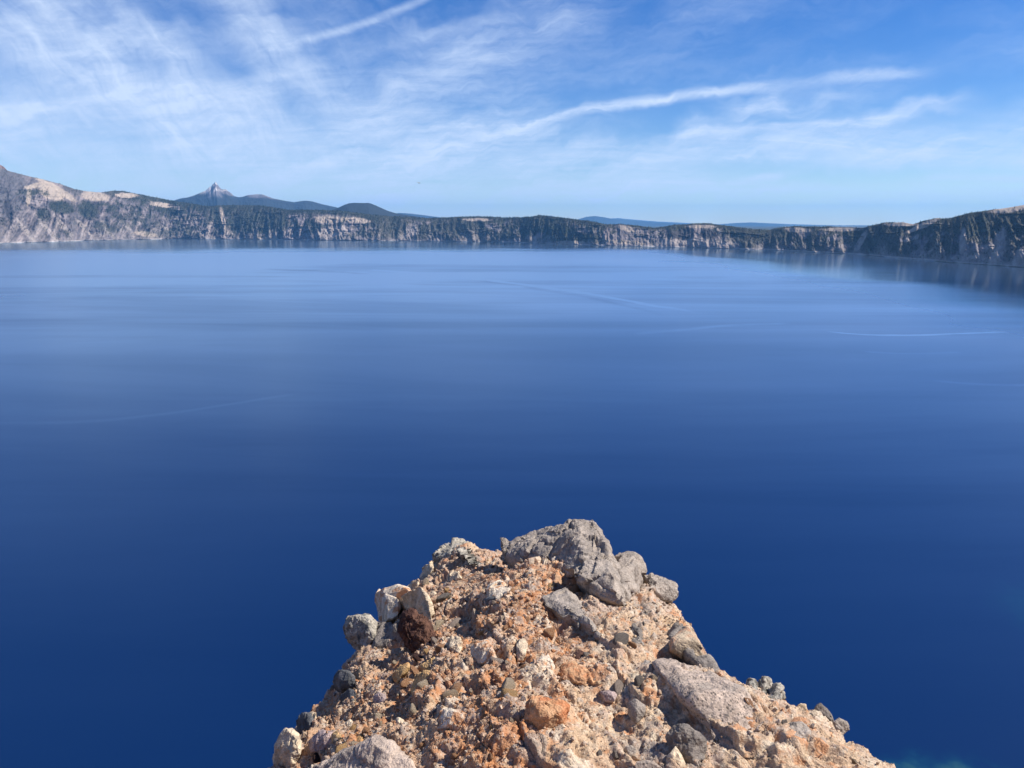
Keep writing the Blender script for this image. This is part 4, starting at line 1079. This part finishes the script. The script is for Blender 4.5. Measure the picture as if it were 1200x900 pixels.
for i, (x, y) in enumerate(pts):
    p, n = surf_at(np.array([x]), np.array([y])); p = p[0]; n = n[0]
    right = x > .12 + .16 * (y - 2)
    mat = mats_p[r2.choice(len(mats_p), p=pwr if right else pw)][0]
    rad = .010 + .028 * r2.random() ** 2.2
    if any(np.linalg.norm(p - c) < s_ * .9 for _, c, s_ in THINGS): rad *= .6
    o = bpy.data.objects.new('stone', stone_mesh(int(r2.integers(22)), mat)); COL.objects.link(o)
    o.parent = OUT
    o.location = Vector(p + n * rad * r2.uniform(-.25, .35) + E3 - ROOT0)
    o.rotation_euler = tuple(r2.uniform(0, 6.28, 3)); o.scale = (rad * r2.uniform(.8, 1.3), rad * r2.uniform(.7, 1.1), rad * r2.uniform(.6, 1.0))

# ---- gravel: too many to count
def gravel(name, n, r0, r1, seed, label, power=2.5, sub=1, weight=None):
    pts = scatter(n, seed, -.04, weight=weight)
    p, nn = surf_at(pts[:, 0], pts[:, 1])
    r2 = np.random.default_rng(seed)
    base = []
    for i in range(24):
        v, f = stone_shape(300 + i, sub, 9, 0, 8)
        base.append(v)
    base = np.array(base)
    rad = r0 + (r1 - r0) * r2.random(n) ** power
    rad *= (p[:, 1] / 3.0) ** .5
    q = r2.normal(size=(n, 4)); q /= np.linalg.norm(q, axis=1)[:, None]
    a, b, c, d = q.T
    Rm = np.stack([1 - 2 * (c * c + d * d), 2 * (b * c - a * d), 2 * (b * d + a * c), 2 * (b * c + a * d), 1 - 2 * (b * b + d * d), 2 * (c * d - a * b), 2 * (b * d - a * c), 2 * (c * d + a * b), 1 - 2 * (b * b + c * c)], 1).reshape(n, 3, 3)
    sh = base[r2.integers(0, 24, n)] * r2.uniform(.6, 1.25, (n, 1, 3))
    V = np.einsum('nij,nkj->nki', Rm, sh) * rad[:, None, None] + (p + nn * (rad * r2.uniform(0, .5, n))[:, None])[:, None]
    nv = V.shape[1]; f = ICO[sub][1]
    F = (f[None] + (np.arange(n) * nv)[:, None, None]).reshape(-1, 3)
    pal = np.array([[.58, .49, .39], [.46, .35, .25], [.33, .28, .24], [.48, .22, .10], [.52, .38, .24], [.40, .31, .25], [.19, .15, .125], [.25, .13, .08], [.40, .31, .25]])
    right = pts[:, 0] > .12 + .16 * (pts[:, 1] - 2)
    pr = np.array([.2, .18, .12, .14, .12, .08, .05, .06, .05]); pq = np.array([.18, .25, .2, .04, .1, .1, .06, .02, .05])
    ci = np.where(right, r2.choice(9, n, p=pq / pq.sum()), r2.choice(9, n, p=pr / pr.sum()))
    soil = soil_color(p)
    mixv = r2.uniform(.1, .75, n)[:, None]
    C = (pal[ci] * (1 - mixv) + soil * mixv) * r2.uniform(.75, 1.15, (n, 1))
    me = mesh_from(name, V.reshape(-1, 3), F, False, np.repeat(C, nv, 0))
    o = link(name, me, mat_soil, OUT, kind='stuff', label=label)
    o.location = Vector(E3 - ROOT0)
    return o
gravel('gravel', 9000, .003, .013, 31, 'loose gravel and chips strewn over the outcrop', weight=left_w)
gravel('grit', 26000, .0016, .0045, 32, 'fine grit strewn over the outcrop', power=1.6, sub=1, weight=left_w)

# ================================================================ SKY SPECK, SHAPED AS A BIRD
def build_bird():  # faint speck of unknown nature, modelled with a bird's body and wings
    d = direction(491, 214.3); d = d / np.linalg.norm(d)
    c = d * 75 + E3
    m = rock_mat('grey_plumage', (.30, .31, .33), None, bstr=.1)
    root = bpy.data.objects.new('bird', None); COL.objects.link(root); root.location = c
    root['label'] = 'tiny grey speck shaped as a gliding bird in the pale sky above the dark cone'; root['category'] = 'bird'
    v, f = ICO[2]
    b = v * np.array([.13, .05, .045]); b[:, 0] += .0
    tail = v[:, 0] < -.55
    b[tail, 2] *= .4; b[tail, 1] *= 1.3; b[tail, 0] *= 1.25
    link('body', mesh_from('body', b, f, True), m, root)
    for s_ in (-1, 1):
        # tapered wing, bent at the wrist and raised a little
        st = [(0, .05, -.07, .0), (.10, .045, -.065, .022), (.2, .02, -.07, .03), (.29, -.045, -.075, .018)]
        V = []
        for y, a, b_, z in st:
            V += [(a, s_ * y, z), (b_, s_ * y, z - .004), ((a + b_) / 2, s_ * y, z + .010)]
        F = []
        for i in range(3):
            for j in range(3):
                F.append((3 * i + j, 3 * i + (j + 1) % 3, 3 * i + 3 + (j + 1) % 3, 3 * i + 3 + j))
        me = mesh_from('wing', np.array(V), np.array(F), True)
        link('wing', me, m, root)
    root.rotation_euler = (R(12), R(4), R(62))
build_bird()

# ================================================================ CLIFF BELOW THE OUTCROP
def build_cliff():
    nr, na = 90, 160
    rr = np.concatenate([np.linspace(.02, 1.2, 20), np.geomspace(1.3, 130, nr - 20)])
    ang = np.linspace(0, 2 * np.pi, na)
    cx, cy = .15, 2.4
    X = cx + rr[:, None] * np.sin(ang); Y = cy + rr[:, None] * np.cos(ang)
    x = X.ravel(); y = Y.ravel()
    d = edge_dist(x, y)
    # the land widens behind the photographer into the crater rim
    wide = y + 0.0 - .9
    land = np.maximum(d - .30, np.minimum(-wide - .1, (-wide) * .9))
    top = np.where(y > 1.2, plane_z(x, np.clip(y, -3, 6)) - DROP - .75, -2.6)
    z = np.where(land > 0, top + np.where(y < -2, (-2 - y) * .35, 0), top + land * 3.0)
    P0 = np.stack([x, y, z], 1)
    z = z + fbm(P0 * .35, 5) * np.clip(np.hypot(x - cx, y - cy) * .12 - .35, 0, 3)
    z = np.maximum(z, -EYE - 6)
    P = np.stack([x, y, z], 1)
    C = soil_color(P) * .8
    me = mesh_from('cliff', P + E3, grid_faces(nr, na), True, C)
    link('cliff', me, mat_soil, kind='structure', label='steep rock face dropping from the outcrop to the lake')
build_cliff()
